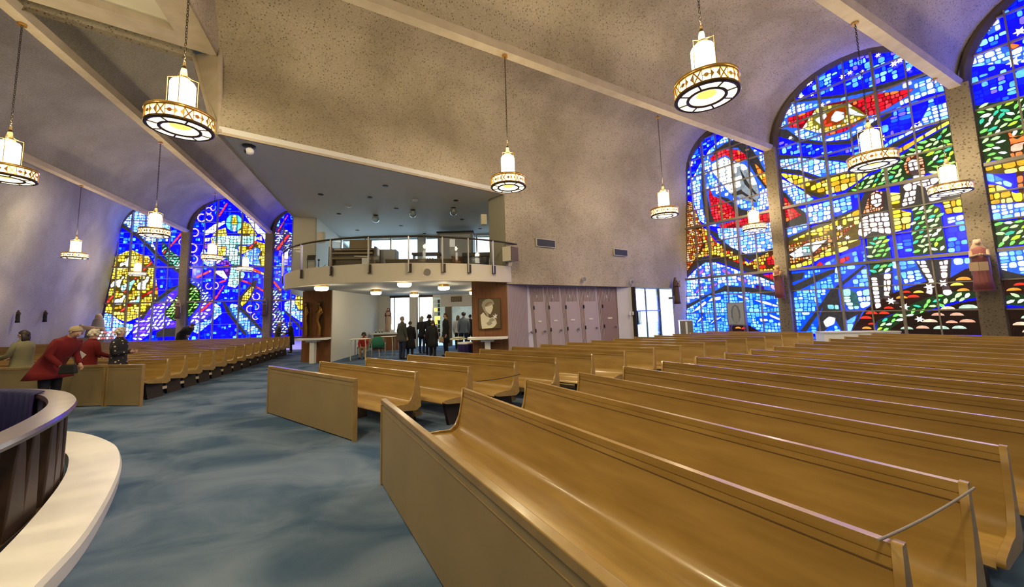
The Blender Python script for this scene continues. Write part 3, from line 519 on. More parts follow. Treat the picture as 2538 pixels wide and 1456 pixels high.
LREG = [
 (1, 'skyteal', 'g', [(480,400),(600,250),(780,120),(900,120),(1100,200),(1400,430),(1350,720),(1060,720),(1230,1000),(1180,1060),(900,760),(700,490)]),
 (1, 'dark', 'g', [(400,400),(560,410),(860,640),(1200,960),(1620,1290),(1560,1310),(1200,1050),(850,690),(540,480),(400,480)]),
 (1, 'tealleaf', 'g', [(1250,690),(1370,840),(1640,1060),(1660,1330),(1500,1230),(1300,1030),(1230,900)]),
 (1, 'redline', 'g', [(1355,830),(1600,540),(1625,570),(1370,860)]), (1, 'redline', 'g', [(1245,935),(1330,855),(1290,940)]),
 (1, 'gold', 'g', [(300,1090),(390,1000),(600,890),(720,875),(860,950),(1000,980),(1090,1120),(1130,1300),(1180,1700),(1180,1860),(850,2080),(620,2170),(520,2150),(290,2050),(170,1990),(240,1500)]),
 (1, 'redline', 'h', [(230,640),(420,440),(445,460),(300,650)]), (1, 'redline', 'h', [(560,790),(900,520),(1380,270),(1385,310),(930,560),(610,800)]), (1, 'redline', 'g', [(890,1230),(1060,1070),(1070,1100),(920,1250)]),
 (1, 'redline', 'h', [(640,380),(900,60),(930,80),(680,400)]),
 (1, 'white', 'h', [(370,230),(420,160),(600,100),(640,30),(670,60),(590,170),(580,280),(520,280),(500,230),(380,290)]),
 (1, 'mint', 'h', [(590,370),(590,250),(780,170),(880,110),(900,150),(840,230),(780,360),(730,360),(720,300),(640,370)]),
 (1, 'white', 'h', [(940,300),(950,190),(1100,130),(1150,40),(1200,60),(1180,140),(1130,200),(1120,330),(950,330)]),
 (1, 'white', 'h', [(440,640),(480,530),(620,510),(660,430),(700,460),(640,560),(610,640)]), (1, 'mint', 'h', [(730,630),(800,560),(920,540),(950,460),(1040,480),(960,630)]),
 (1, 'white', 'g', [(490,1110),(600,1090),(640,1000),(690,1010),(640,1180),(600,1190),(590,1130),(480,1190)]),
 (1, 'skyteal', 'h', [(100,880),(300,830),(420,860),(620,1040),(850,1060),(860,1150),(560,1500),(50,1500)]),
 (1, 'skyteal', 'h', [(1050,880),(1390,470),(1640,300),(1880,230),(1500,600),(1240,760),(1070,960)]),
 (1, 'purpleleaf', 'h', [(860,1060),(1100,880),(1240,660),(1500,560),(1660,380),(1960,240),(1960,1160),(1800,1170),(1600,1180),(1300,1200),(900,1500),(840,1400)]),
 (1, 'dark', 'h', [(1000,920),(1400,480),(1640,290),(1880,200),(1680,360),(1240,690),(1050,980)]),
 (1, 'dark', 'h', [(1340,1240),(1500,1150),(1800,1130),(1960,1180),(1960,1320),(1340,1340)]),
 (1, 'greenleaf', 'h', [(1530,800),(1640,650),(1850,370),(2000,210),(2000,1040),(1900,1030),(1700,980),(1560,900)]),
 # middle bay
 (2, 'greenleaf', 'j', [(0,420),(150,310),(260,370),(350,480),(360,620),(300,790),(180,930),(60,1040),(0,1080)]),
 (2, 'skyleaf', 'j', [(60,180),(200,190),(420,430),(550,560),(590,640),(560,760),(560,1000),(150,1130),(30,1150),(180,940),(310,800),(370,640),(350,470),(230,340),(60,290)]),
 (2, 'purpleleaf', 'j', [(190,960),(370,720),(560,700),(570,920),(400,1020),(150,1100)]),
 (2, 'skyteal', 'j', [(590,670),(740,780),(765,900),(300,1290),(60,1180),(560,1010),(590,850)]),
 (2, 'redline', 'j', [(340,850),(660,560),(800,350),(810,370),(670,610),(370,880)]),
 (2, 'skyteal', 'j', [(870,780),(950,710),(1110,740),(1580,1280),(1210,1300),(1060,1090),(930,930)]),
 (2, 'dark', 'j', [(810,670),(880,780),(950,920),(1250,1310),(1180,1310),(850,890),(770,700)]), (2, 'dark', 'j', [(1110,780),(1150,780),(1600,1260),(1560,1300),(1080,800)]),
 (2, 'white', 'i', [(400,790),(410,710),(560,600),(740,535),(750,580),(640,650),(560,740)]), (2, 'gold', 'i', [(520,800),(600,700),(760,650),(780,790),(620,800)]),
 (2, 'gold', 'i', [(950,740),(1080,540),(1180,600),(1260,720),(1300,790),(1040,810)]),
 (2, 'cyan', 'i', [(900,425),(980,445),(1030,500),(1045,580),(1020,660),(960,710),(900,725),(840,710),(780,660),(760,580),(775,500),(820,445)]),
 (2, 'gold', 'i', [(850,600),(880,440),(940,440),(960,600)]), (2, 'flesh', 'i', [(865,610),(945,610),(930,720),(880,720)]),
 (2, 'white', 'i', [(1080,430),(1280,590),(1430,740),(1560,820),(1540,1020),(1460,980),(1390,790),(1300,750),(1200,610)]),
 (2, 'mint', 'i', [(500,820),(620,800),(760,790),(1280,800),(1300,860),(1180,960),(960,970),(960,1040),(1060,1180),(1030,1470),(870,1470),(860,1300),(760,1180),(780,970),(620,970),(500,900)]),
 (2, 'flesh', 'i', [(370,910),(410,830),(500,830),(480,890)]), (2, 'flesh', 'i', [(1290,820),(1380,800),(1390,880),(1310,870)]),
 (2, 'gold', 'i', [(970,970),(1160,970),(1300,890),(1440,930),(1540,1100),(1540,1400),(1300,1290),(1350,1050),(1280,1000),(1050,1110),(980,1080)]), (2, 'gold', 'i', [(620,980),(775,975),(755,1180),(620,1140)]),
 (2, 'azure', 'i', [(1030,1180),(1080,1100),(1300,995),(1360,1060),(1310,1150),(1360,1320),(1180,1290)]), (2, 'purple', 'i', [(360,1010),(390,910),(490,950),(480,1030)]),
 (2, 'purple', 'i', [(600,1290),(680,1210),(800,1210),(860,1300)]), (2, 'sky', 'i', [(320,1120),(380,1000),(460,1120),(780,1180),(600,1280),(500,1340),(380,1280)]),
 (2, 'purple', 'j', [(600,80),(950,40),(930,180),(780,220),(640,170)]), (2, 'white', 'j', [(630,90),(790,80),(880,230),(830,260),(720,180),(640,130)]),
 (2, 'redline', 'i', [(640,1330),(810,1290),(820,1325),(650,1355)]), (2, 'redline', 'j', [(260,205),(550,70),(580,100),(300,235)]),
 (2, 'mint', 'j', [(940,0),(1130,0),(1210,170),(1130,300),(1020,420),(870,380)]), (2, 'redline', 'j', [(700,300),(850,250),(850,290),(720,330)]),
 (2, 'redline', 'j', [(1140,255),(1300,305),(1650,500),(1640,540),(1300,345),(1140,290)]), (2, 'fire', 'j', [(1280,40),(1400,50),(1600,150),(1560,170),(1300,80)]),
 (2, 'dark', 'j', [(1080,660),(1130,550),(1390,260),(1440,280),(1380,480),(1250,700),(1140,800)]), (2, 'gold', 'j', [(1120,720),(1170,560),(1340,380),(1380,400),(1330,540),(1240,680),(1150,770)]),
 (2, 'redline', 'i', [(1150,1010),(1270,880),(1300,890),(1180,1030)]), (2, 'redline', 'i', [(625,460),(770,230),(800,240),(680,440),(640,485)]),
 # right bay
 (3, 'pinkleaf', 'i', [(1540,620),(1750,650),(1950,800),(2200,1000),(2200,1500),(1900,1400),(1540,1000)]), (3, 'blue', 'i', [(1540,1080),(1700,1040),(2000,1250),(2100,1500),(1540,1500)]),
 (3, 'pinkleaf', 'j', [(1660,440),(1890,420),(1900,600),(1830,760),(2020,1180),(1980,1340),(1660,1300)]), (3, 'skyteal', 'j', [(1950,700),(2100,620),(2180,690),(2400,900),(2400,1150),(2130,970),(1950,830)]),
 (3, 'gold', 'j', [(2150,700),(2170,540),(2230,500),(2300,520),(2300,830),(2220,830)]), (3, 'dark', 'j', [(1940,860),(1980,850),(2300,1180),(2270,1220)]),
 (3, 'redline', 'i', [(1620,1020),(1830,760),(1865,780),(1660,1050)]), (3, 'redline', 'i', [(1640,720),(1820,430),(1830,450),(1660,730)]), (3, 'fire', 'j', [(1700,270),(1760,280),(1900,440),(1870,480)]),
]
CURLS = [('i', 470, 365, 60, 20, 330), ('i', 480, 485, 62, 200, 500), ('i', 350, 490, 72, 60, 330), ('i', 235, 740, 70, 250, 480), ('i', 200, 1010, 78, 250, 470), ('i', 215, 1200, 75, 250, 450),
         ('i', 180, 1300, 60, 90, 300), ('g', 1610, 730, 62, 30, 330), ('j', 530, 385, 62, 100, 350), ('j', 650, 370, 68, 250, 450), ('j', 1430, 580, 75, 130, 450), ('j', 1320, 820, 75, 60, 300),
         ('j', 1430, 770, 60, 250, 450), ('j', 1420, 960, 60, 100, 330), ('i', 560, 330, 45, 100, 350)]
def clip(poly, a, b_, keep=1):         # keep the side where keep*(n.p - c) >= 0 : line a -> b_
    out = []; n = len(poly)
    nx, ny = -(b_[1] - a[1]), b_[0] - a[0]; c = nx * a[0] + ny * a[1]
    for i in range(n):
        p, q = poly[i], poly[(i + 1) % n]
        dp = (nx * p[0] + ny * p[1] - c) * keep; dq = (nx * q[0] + ny * q[1] - c) * keep
        if dp >= 0: out.append(p)
        if (dp > 0 and dq < 0) or (dp < 0 and dq > 0):
            t = dp / (dp - dq); out.append((p[0] + (q[0] - p[0]) * t, p[1] + (q[1] - p[1]) * t))
    return out
def area(p):
    return abs(sum(p[i][0] * p[(i + 1) % len(p)][1] - p[(i + 1) % len(p)][0] * p[i][1] for i in range(len(p)))) / 2
def sarea(p): return sum(p[i][0] * p[(i + 1) % len(p)][1] - p[(i + 1) % len(p)][0] * p[i][1] for i in range(len(p))) / 2
def cen(p): return (sum(q[0] for q in p) / len(p), sum(q[1] for q in p) / len(p))
def inside(pt, poly):
    x, y = pt; r = False; n = len(poly); j = n - 1
    for i in range(n):
        xi, yi = poly[i]; xj, yj = poly[j]
        if (yi > y) != (yj > y) and x < (xj - xi) * (y - yi) / (yj - yi) + xi: r = not r
        j = i
    return r
def split(poly, target, out, rnd, dep=0):
    A = area(poly)
    if len(poly) < 3 or A < .0012: return
    xs = [p[0] for p in poly]; ys = [p[1] for p in poly]; w_ = max(xs) - min(xs); h_ = max(ys) - min(ys)
    if (A < target * target * rnd.choice((.7, 1.0, 1.5)) and max(w_, h_) < target * 1.9) or dep > 14: out.append(poly); return
    t = rnd.uniform(.36, .64); j = rnd.uniform(-.08, .08)
    if w_ > h_: x = min(xs) + w_ * t; a, b_ = (x + j * h_, min(ys) - .1), (x - j * h_, max(ys) + .1)
    else: y = min(ys) + h_ * t; a, b_ = (min(xs) - .1, y + j * w_), (max(xs) + .1, y - j * w_)
    for k in (1, -1):
        q = clip(poly, a, b_, k)
        if len(q) > 2: split(q, target, out, rnd, dep + 1)
def inset(poly, g):
    c = cen(poly); out = []
    w_ = math.sqrt(area(poly)); k = max(.35, 1 - 2 * g / max(w_, .02))
    return [(c[0] + (p[0] - c[0]) * k, c[1] + (p[1] - c[1]) * k) for p in poly]
def rounded(poly):
    n = len(poly); out = []
    if n > 7: return poly
    for i in range(n):
        p = poly[i]; a = poly[i - 1]; b_ = poly[(i + 1) % n]
        out.append(lerp(p, a, .2)); out.append(lerp(p, b_, .2))
    return out
def fill(poly, pal, rnd, vl, hl, scale):
    """glass pieces of one drawn field, cut at the saddle bars"""
    g, cols, kind, size = PAL[pal]; size *= scale; out = []
    if kind == 'x': return out
    cc = [c for c, w_ in cols for _ in range(w_)]
    if kind == 'r':
        parts = [poly]
        for x in vl: parts = [q for p in parts for q in (clip(p, (x, -1), (x, 20)), clip(p, (x, -1), (x, 20), -1)) if len(q) > 2]
        for z in hl: parts = [q for p in parts for q in (clip(p, (-50, z), (50, z)), clip(p, (-50, z), (50, z), -1)) if len(q) > 2]
        cells = []
        for p in parts: split(p, size, cells, rnd)
        for c in cells: out.append((rounded(inset(c, .013 * max(scale, .8))), rnd.choice(cc)))
    else:
        xs = [p[0] for p in poly]; ys = [p[1] for p in poly]
        sx, sy = (size * .72, size * .62) if kind == 'l' else (size * .8, size * .44)
        j = 0; y = min(ys)
        while y < max(ys):
            x = min(xs) + (j % 2) * sx * .5
            while x < max(xs):
                px_, py_ = x + rnd.uniform(-.12, .12) * sx, y + rnd.uniform(-.12, .12) * sy
                if kind == 'l':
                    a = rnd.choice((.5, .7, 1.0, -.4, .3)) + rnd.uniform(-.3, .3); l_ = size * rnd.uniform(.34, .46); w_ = l_ * rnd.uniform(.36, .5)
                    sh = [(l_, 0), (l_ * .45, w_), (-l_ * .4, w_ * .85), (-l_, 0), (-l_ * .4, -w_ * .85), (l_ * .45, -w_)]
                    q = [(px_ + u * math.cos(a) - v_ * math.sin(a), py_ + u * math.sin(a) + v_ * math.cos(a)) for u, v_ in sh]
                else:
                    l_ = size * rnd.uniform(.26, .42); q = [(px_ + l_ * math.cos(t), py_ + l_ * .62 * math.sin(t)) for t in [PI * k / 6 for k in range(7)]]
                if inside((px_, py_), poly) and sum(inside(t, poly) for t in q) >= len(q) - 2: out.append((q, rnd.choice(cc)))
                x += sx
            y += sy; j += 1
    return out
STAR = []
for k in range(12): r_ = .10 if k % 2 == 0 else .045; STAR.append((r_ * math.cos(k * PI / 6), r_ * math.sin(k * PI / 6)))
def window(name, Q, P, U_, outline, base, regs, vl, hl, seed, nbig, scale=1.0, stars=(), curls=(), thick=(3.04, 5.53), label=None):
    rnd = random.Random(seed)
    o_area = sarea(outline)
    if o_area < 0: outline = outline[::-1]
    layers = []
    def clipo(poly):
        for i in range(len(outline)):
            poly = clip(poly, outline[i], outline[(i + 1) % len(outline)])
            if len(poly) < 3: return None
        return poly
    for pal, poly in base:
        q = clipo(poly)
        if q: layers.append((q, pal))
    for (pal, cr_, pts) in regs:
        ox, oy, s_ = CR[cr_]; q = clipo([wallcoord(P, U_, ox + x / s_, oy + y / s_) for x, y in pts])
        if q: layers.append((q, pal))
    for (cr_, cx_, cy_, r_, a0_, a1_) in curls:
        ox, oy, s_ = CR[cr_]; N = 9
        for k in range(N):
            t0 = math.radians(a0_ + (a1_ - a0_) * k / N); t1 = math.radians(a0_ + (a1_ - a0_) * (k + .82) / N)
            q = clipo([wallcoord(P, U_, ox + (cx_ + r * math.cos(t)) / s_, oy + (cy_ - r * math.sin(t)) / s_) for r, t in ((r_ * .74, t0), (r_ * 1.06, t0), (r_ * 1.06, t1), (r_ * .74, t1))])
            if q: layers.append((q, 'pink'))
    for (sx_, sz_, r_) in stars:
        q = clipo([(sx_ + x * r_, sz_ + y * r_) for x, y in STAR])
        if q: layers.append((q, 'star'))
    PAL['star'] = ((1, .95, .9), [], 'x', 1)
    pieces = []; G = MB(); gcol = []
    bbs = [(min(p[0] for p in L[0]), max(p[0] for p in L[0]), min(p[1] for p in L[0]), max(p[1] for p in L[0])) for L in layers]
    for k, (poly, pal) in enumerate(layers):
        off = -.03 + .0012 * k
        G.add([Q(x, z, off) for x, z in poly], [tuple(range(len(poly)))]); gcol.append(PAL[pal][0])
        for (cell, col) in fill(poly, pal, rnd, vl, hl, scale):
            c = cen(cell); bad = False; tp = cell + [c]
            x0, x1, y0, y1 = min(p[0] for p in cell), max(p[0] for p in cell), min(p[1] for p in cell), max(p[1] for p in cell)
            for m_ in range(k + 1, len(layers)):
                bb = bbs[m_]
                if bb[1] < x0 or bb[0] > x1 or bb[3] < y0 or bb[2] > y1: continue
                if any(inside(t, layers[m_][0]) for t in tp) or any(inside(t, cell) for t in layers[m_][0]): bad = True; break
            if not bad: pieces.append((area(cell), cell, col, off))
    # frame of the opening
    F = MB(); n = len(outline); c = cen(outline); pts = outline
    def offs(d):
        out = []
        for i in range(n):
            a, p, b_ = pts[i - 1], pts[i], pts[(i + 1) % n]
            e1_ = Vector((p[0] - a[0], p[1] - a[1])); e2_ = Vector((b_[0] - p[0], b_[1] - p[1]))
            e1_.normalize(); e2_.normalize(); nn = Vector((e1_.y + e2_.y, -(e1_.x + e2_.x))); nn.normalize()
            out.append((p[0] + nn.x * d, p[1] + nn.y * d))
        return out
    oo = offs(.2); ii = offs(-.02)
    rings = [[Q(x, z, -.12) for x, z in oo], [Q(x, z, .22) for x, z in oo], [Q(x, z, .22) for x, z in offs(.10)], [Q(x, z, .06) for x, z in ii], [Q(x, z, -.1) for x, z in ii]]
    v = [p for r in rings for p in r]; f = []
    for r in range(4):
        for i in range(n): j = (i + 1) % n; f.append((r * n + i, r * n + j, (r + 1) * n + j, (r + 1) * n + i))
    F.add(v, f)
    F.add([Q(x, z, -.11) for x, z in oo], [tuple(range(n))])
    root = struct(F.build(name, 'frame_dark'))
    if label: root['label'] = label
    def colattr(me, cols):
        at = me.attributes.new('col', 'FLOAT_COLOR', 'FACE')
        at.data.foreach_set('color', [x for c_ in cols for x in (*c_, 1)])
    g = G.build('glow_ground', 'stained', root); colattr(g.data, gcol)  # backing between the pieces glows; its blue imitates bloom over the lead
    pieces.sort(key=lambda t: -t[0])
    def piece(mb, cell, off):
        n_ = len(cell); a = inset(cell, .004); h = .014
        vs = [Q(x, z, off + .001) for x, z in cell] + [Q(x, z, off + h) for x, z in a]
        mb.add(vs, [tuple(range(n_, 2 * n_))] + [(i, (i + 1) % n_, n_ + (i + 1) % n_, n_ + i) for i in range(n_)])
        return n_ + 1
    for (ar, cell, col, off) in pieces[:nbig]:
        mb = MB(); k = piece(mb, cell, off); o = mb.build('glass_piece', 'stained', root); colattr(o.data, [col] * k)
    mb = MB(); cols = []
    for (ar, cell, col, off) in pieces[nbig:]:
        k = piece(mb, cell, off); cols += [col] * k
    o = mb.build('small_glass_pieces', 'stained', root); colattr(o.data, cols); o['kind'] = 'stuff'
    # bars
    def span_z(q):
        zs = []
        for i in range(n):
            a, b_ = outline[i], outline[(i + 1) % n]
            if (a[0] - q) * (b_[0] - q) < 0: t = (q - a[0]) / (b_[0] - a[0]); zs.append(a[1] + (b_[1] - a[1]) * t)
        return (min(zs), max(zs)) if len(zs) > 1 else None
    def span_q(z):
        xs = []
        for i in range(n):
            a, b_ = outline[i], outline[(i + 1) % n]
            if (a[1] - z) * (b_[1] - z) < 0: t = (z - a[1]) / (b_[1] - a[1]); xs.append(a[0] + (b_[0] - a[0]) * t)
        return (min(xs), max(xs)) if len(xs) > 1 else None
    rz = math.atan2(U_[1], U_[0])
    def barbox(q0, q1, z0, z1, d):
        p = Q(q0, 0); mm = Matrix.Translation((p[0], p[1], 0)) @ Matrix.Rotation(rz, 4, 'Z')
        bb = MB(); bb.box(0, q1 - q0, -d, -.02 if False else .0, z0, z1, 0, mm); return bb
    for k, q in enumerate(vl):
        s_ = span_z(q)
        if s_: wd = .035 if k % 2 else .018; barbox(q - wd, q + wd, s_[0], s_[1], .16 if k % 2 else .115).build('vertical_bar', 'mullion', root)
    for z in hl:
        s_ = span_q(z)
        if s_: th_ = any(abs(z - t) < .1 for t in thick); wd = .05 if th_ else .02; barbox(s_[0], s_[1], z - wd, z + wd, .2 if th_ else .125).build('horizontal_bar', 'mullion', root)
    return root
def outl(q0b, q0t, q1t, q1b, zs, rise, z0=.33, n=16):
    pts = [(q0b, z0), (q1b, z0)]
    c = (q0t + q1t) / 2; r = (q1t - q0t) / 2
    for k in range(n + 1): a = PI * k / n; pts.append((c + r * math.cos(a), zs + rise * math.sin(a)))
    return pts
def poly(q0, q1, z0, z1): return [(q0, z0), (q1, z0), (q1, z1), (q0, z1)]
HL = [1.38, 2.21, 3.04, 3.9, 4.7, 5.53, 6.36, 7.2, 8.02, 8.85, 9.7]
def bars(a, b_, n): return [a + (b_ - a) * k / n for k in range(1, n)]
rs = random.Random(3)
stars2 = [(rs.uniform(.6, 4.6), rs.uniform(9.1, 10.2), rs.uniform(.6, 1.1)) for _ in range(14)] + [(.4 + rs.random() * .5, 8.3, .8), (3.3, 7.2, 1.2), (2.9, 6.8, .8), (3.6, 1.1, 1.1), (3.3, 1.5, 1.2), (3.0, 1.7, 1.2), (3.9, 2.1, 1.2), (4.2, 2.2, 1.2), (1.9, 4.4, 1.0), (2.1, 4.0, .8)]
stars1 = [(rs.uniform(-3.8, -2.8), rs.uniform(7.9, 9.4), rs.uniform(.5, .9)) for _ in range(9)]
stars3 = [(rs.uniform(5.4, 9.8), rs.uniform(8.2, 10.4), rs.uniform(.8, 1.5)) for _ in range(16)]
def bayregs(R, k): return [(p, c, pts) for (bk, p, c, pts) in R if bk == k]
def B3(): return None
window('window_1', RQ, RP1, RU, outl(-4.42, -3.78, -.24, -.24, 8.0, 1.85), [('blue', poly(-5, 0, 0, 11))], bayregs(RREG, 1), bars(-4.2, -.24, 6), HL, 1, 300, stars=stars1)
window('window_2', RQ, RP1, RU, outl(.24, .24, 4.8, 4.8, 8.1, 2.35), [('blue', poly(0, 5.2, 0, 11))], bayregs(RREG, 2), bars(.24, 4.8, 6), HL, 2, 300, stars=stars2)
window('window_3', RQ, RP1, RU, outl(5.3, 5.3, 9.9, 9.9, 8.1, 2.35), [('blue', poly(5, 10, 0, 11))], bayregs(RREG, 3), bars(5.3, 9.9, 6), HL, 3, 300, stars=stars3)
window('window_4', LQ, LP1, LU, outl(-5.1, -4.1, -.28, -.28, 8.0, 1.9), [('deep', poly(-6, 0, 0, 11))], bayregs(LREG, 1), bars(-4.9, -.28, 6), HL, 4, 140, 1.15, curls=[c for c in CURLS if c[0] == 'g'])
window('window_5', LQ, LP1, LU, outl(.28, .28, 5.12, 5.12, 8.1, 2.6), [('deep', poly(0, 5.5, 0, 11))], bayregs(LREG, 2), bars(.28, 5.12, 6), HL, 5, 140, 1.15, curls=[c for c in CURLS if c[0] in 'ij'])
window('window_6', LQ, LP1, LU, outl(5.68, 5.68, 9.3, 9.5, 8.1, 1.95), [('deep', poly(5.5, 10, 0, 11))], bayregs(LREG, 3), bars(5.68, 9.5, 6), HL, 6, 60, 1.15)
# ================================================================== LOFT, VESTIBULE, DOORS
def gz(x, y, z):
    d = ray(x, y); t = (z - CAMH) / d.z; return (d.x * t, d.y * t)
BC = (-3.7, 15.45); BR = 4.9
def arcpts(r, a0, a1, n): return [(BC[0] + r * math.sin(math.radians(a0 + (a1 - a0) * k / n)), BC[1] - r * math.cos(math.radians(a0 + (a1 - a0) * k / n))) for k in range(n + 1)]
# corner pier between the two arms
b = MB()
pk = [(K2[0] - .02, K2[1] + .02, 8.3), (K1[0] + .02, K1[1] + .02, 8.3), (OPC[0] + .02, OPC[1], 5.58), (OPC[0] - .1, OPC[1] + .05, 5.58)]
b.add(pk, [(0, 1, 2, 3)]); b.tube([Vector(pk[0]), Vector(pk[3])], .05, 6); b.tube([Vector(pk[1]), Vector(pk[2])], .05, 6)
struct(b.build('trim_13', 'beam'))
# loft ceiling and slab
b = MB(); poly_c = [OPC, OPR, (-.75, 12.7), (-.6, 18.6), (-8.9, 18.6), (-7.7, 14.5), OPL]
b.prism(poly_c, 5.6, 5.75); struct(b.build('ceiling_loft', 'loft_ceiling'))
b = MB()
for p, q in ((OPC, OPR), (OPC, OPL)):
    L = math.hypot(q[0] - p[0], q[1] - p[1]); b.box(0, L, -.03, .03, 5.56, 5.62, 0, frame(p, math.degrees(AZ(p, q))))
struct(b.build('trim_14', 'beam'))
arc = arcpts(BR, -58, 58, 40)
b = MB(); b.prism([(-8.1, 14.6)] + arcpts(BR - .08, -58, 58, 40) + [(.52, 13.2), (-.3, 20.2), (-8.9, 20.2)], 2.72, 3.0)
struct(b.build('ceiling_vestibule', 'soffit'))
b = MB(); ai = arcpts(BR - .14, -58, 58, 40); n = len(arc)
v = [(x, y, z) for (x, y), z in [(p, 2.65) for p in arc] + [(p, 3.17) for p in arc] + [(p, 3.17) for p in ai] + [(p, 2.65) for p in ai]]
f = []
for r in range(4):
    for i in range(n - 1): r2 = (r + 1) % 4; f.append((r * n + i, r * n + i + 1, r2 * n + i + 1, r2 * n + i))
f += [(0, n, 2 * n, 3 * n), (n - 1, 4 * n - 1, 3 * n - 1, 2 * n - 1)]
b.add(v, f); struct(b.build('wall_balcony', 'plaster_warm'))
b = MB(); e = arc[-1]; b.box(0, .62, -.2, .25, 2.65, 3.17, 0, frame((e[0] - .05, e[1] - .05), 42)); struct(b.build('wall_balcony_end', 'plaster_warm'))
b = MB(); b.prism(ai + [(.4, 13.2), (-.5, 18.5), (-8.8, 18.5), (-8.2, 14.6)], 3.0, 3.06); struct(b.build('floor_loft', 'plaster_warm'))
# loft side walls
wallpoly('wall_loft_right', [((-.18, 12.12), (-.72, 12.75)), ((-.72, 12.75), (-.6, 18.6))], 'olive_paint', 3.0, 5.62, .06)
wallpoly('wall_loft_left', [(OPL, (-7.68, 14.5))], 'plaster_warm', 3.0, 5.62, .06)
wallpoly('wall_loft_side', [((-7.68, 14.52), (-8.45, 18.2))], 'plaster', 3.0, 5.62, .06)
# loft rear wall: brown parapet, posts and big panes
b = MB(); b.box(-8.6, -.5, 18.3, 18.45, 3.0, 3.5); b.box(-8.6, -.5, 18.3, 18.45, 5.5, 5.6); struct(b.build('wall_loft_rear', 'plaster'))
wl = struct(MB().box(-8.5, -.55, 18.28, 18.4, 3.5, 3.56).build('window_7', 'steel'))
for x in (-8.4, -7.2, -5.95, -4.6, -4.25, -3.05, -1.7, -.6): MB().box(x - .035, x + .035, 18.28, 18.42, 3.55, 5.5).build('window_post', 'steel', wl)
for x0, x1 in ((-8.37, -7.23), (-7.17, -5.98), (-5.92, -4.63), (-4.22, -3.08), (-3.02, -1.73), (-1.67, -.63)): MB().box(x0, x1, 18.34, 18.355, 3.56, 5.5).build('pane', 'window_glass', wl)
MB().box(-4.57, -4.28, 18.2, 18.5, 3.0, 5.6).build('column', 'plaster', wl)
# railing of the loft
rail = thing('balcony_railing', 'glass railing with dark handrail along the curved loft edge', 'railing')
ra = arcpts(BR + .05, -56, 56, 48); MB().tube([(x, y, 3.93) for x, y in ra], .028, 8).build('handrail', 'iron', rail)
PA = [-54.5, -44, -30, -16.5, -1.5, 13.5, 28, 43]
PA = []
for (px_, py_) in ((703, 690), (749, 680), (824, 672), (917, 670), (1012, 668), (1094, 670), (1161, 672), (1221, 676)):
    best = min(range(-60, 61), key=lambda a: abs((lambda q: (q[0]) / (q[1]))((BC[0] + BR * math.sin(math.radians(a)), BC[1] - BR * math.cos(math.radians(a)))) - ray(px_, py_).x / ray(px_, py_).y)); PA.append(best)
for a in PA:
    r = BR + .05; p = (BC[0] + r * math.sin(math.radians(a)), BC[1] - r * math.cos(math.radians(a)))
    mm = Matrix.Translation((p[0], p[1], 0)) @ Matrix.Rotation(math.radians(a), 4, 'Z')
    po = MB().box(-.018, .018, -.03, .03, 2.9, 3.93, 0, mm).build('post', 'steel', rail)
    MB().prism([(-.02, -.02), (.09, -.02), (.05, .02), (-.02, .02)], 2.88, 3.14, 0, mm).build('bracket', 'iron', po)
for i in range(len(PA) - 1):
    ap = arcpts(BR + .03, PA[i] + .6, PA[i + 1] - .6, 4); v = [(x, y, z) for z in (3.2, 3.88) for x, y in ap]; m_ = len(ap)
    MB().add(v, [(k, k + 1, m_ + k + 1, m_ + k) for k in range(m_ - 1)]).build('glass_panel', 'glass', rail)
# organ console, bench and the things standing in the loft (floor z 3.06)
def on(px_, Y): d = ray(px_, 650); return d.x / d.y * Y
t = thing('organ_console', 'brown organ console with raised music desk in the loft', 'organ', (on(880, 12.8), 12.8, 3.06), .12)
b = MB(); b.box(-.72, .72, -.2, .45, 0, .72); b.box(-.72, .72, .1, .5, .72, 1.0); b.build('console_body', 'organ_wood', t, .01)
MB().box(-.66, .66, -.34, .12, .72, .79).build('key_desk', 'organ_light', t)
MB().box(-.6, .6, -.26, .1, .86, .9).build('upper_keyboard', 'organ_light', t)
MB().box(-.24, .5, .02, .06, .98, 1.32, 0, Matrix.Rotation(-.12, 4, 'X')).build('music_desk', 'organ_light', t)
for x in (-.76, .70): MB().box(x, x + .06, -.36, .5, 0, .98, 0, None, 0, .05).build('side_panel', 'organ_wood', t)
t = thing('organ_bench', 'low brown bench in front of the organ console', 'bench', (on(868, 11.9), 11.9, 3.06), .1)
MB().box(-.6, .6, -.17, .17, .44, .5).build('seat', 'organ_light', t, .008)
for x in (-.56, .5): MB().box(x, x + .06, -.15, .15, 0, .44).build('leg', 'organ_wood', t)
MB().box(-.5, .5, -.02, .02, .1, .3).build('stretcher', 'organ_wood', t)
tag(MB().box(-.2, .2, -.13, .13, 0, .035, 0, Matrix.Rotation(.3, 4, 'Z')).build('music_book', 'cream', None, 0, (on(895, 11.9), 11.9, 3.565)), 'cream music book lying on the right end of the organ bench', 'book')
t = thing('notice_sign', 'white framed notice standing against the organ bench end', 'sign', (on(906, 11.6), 11.6, 3.06), .1)
MB().box(-.11, .11, -.01, .01, 0, .44).build('frame', 'steel', t); MB().box(-.1, .1, -.013, -.009, .01, .43).build('sheet', 'white', t)
t = thing('speaker_cabinet', 'tall grey cabinet with an oval lock beside the organ', 'cabinet', (on(957, 14.3), 14.3, 3.06), .1)
MB().box(-.42, .42, -.3, .3, 0, 1.12).build('body', 'grey_door', t, .01); MB().box(-.02, .4, -.32, -.3, .02, 1.1).build('door', 'lilac_paint', t)
MB().lathe([(.04, 0), (.04, .03)], 14, 0, Matrix.Translation((.14, -.32, .7)) @ Matrix.Rotation(PI / 2, 4, 'X') @ Matrix.Diagonal((.7, 1.3, 1, 1))).build('lock', 'black', t)
t = thing('choir_booth', 'grey double-doored booth at the rear of the loft', 'booth', (on(1133, 17.3), 17.3, 3.06))
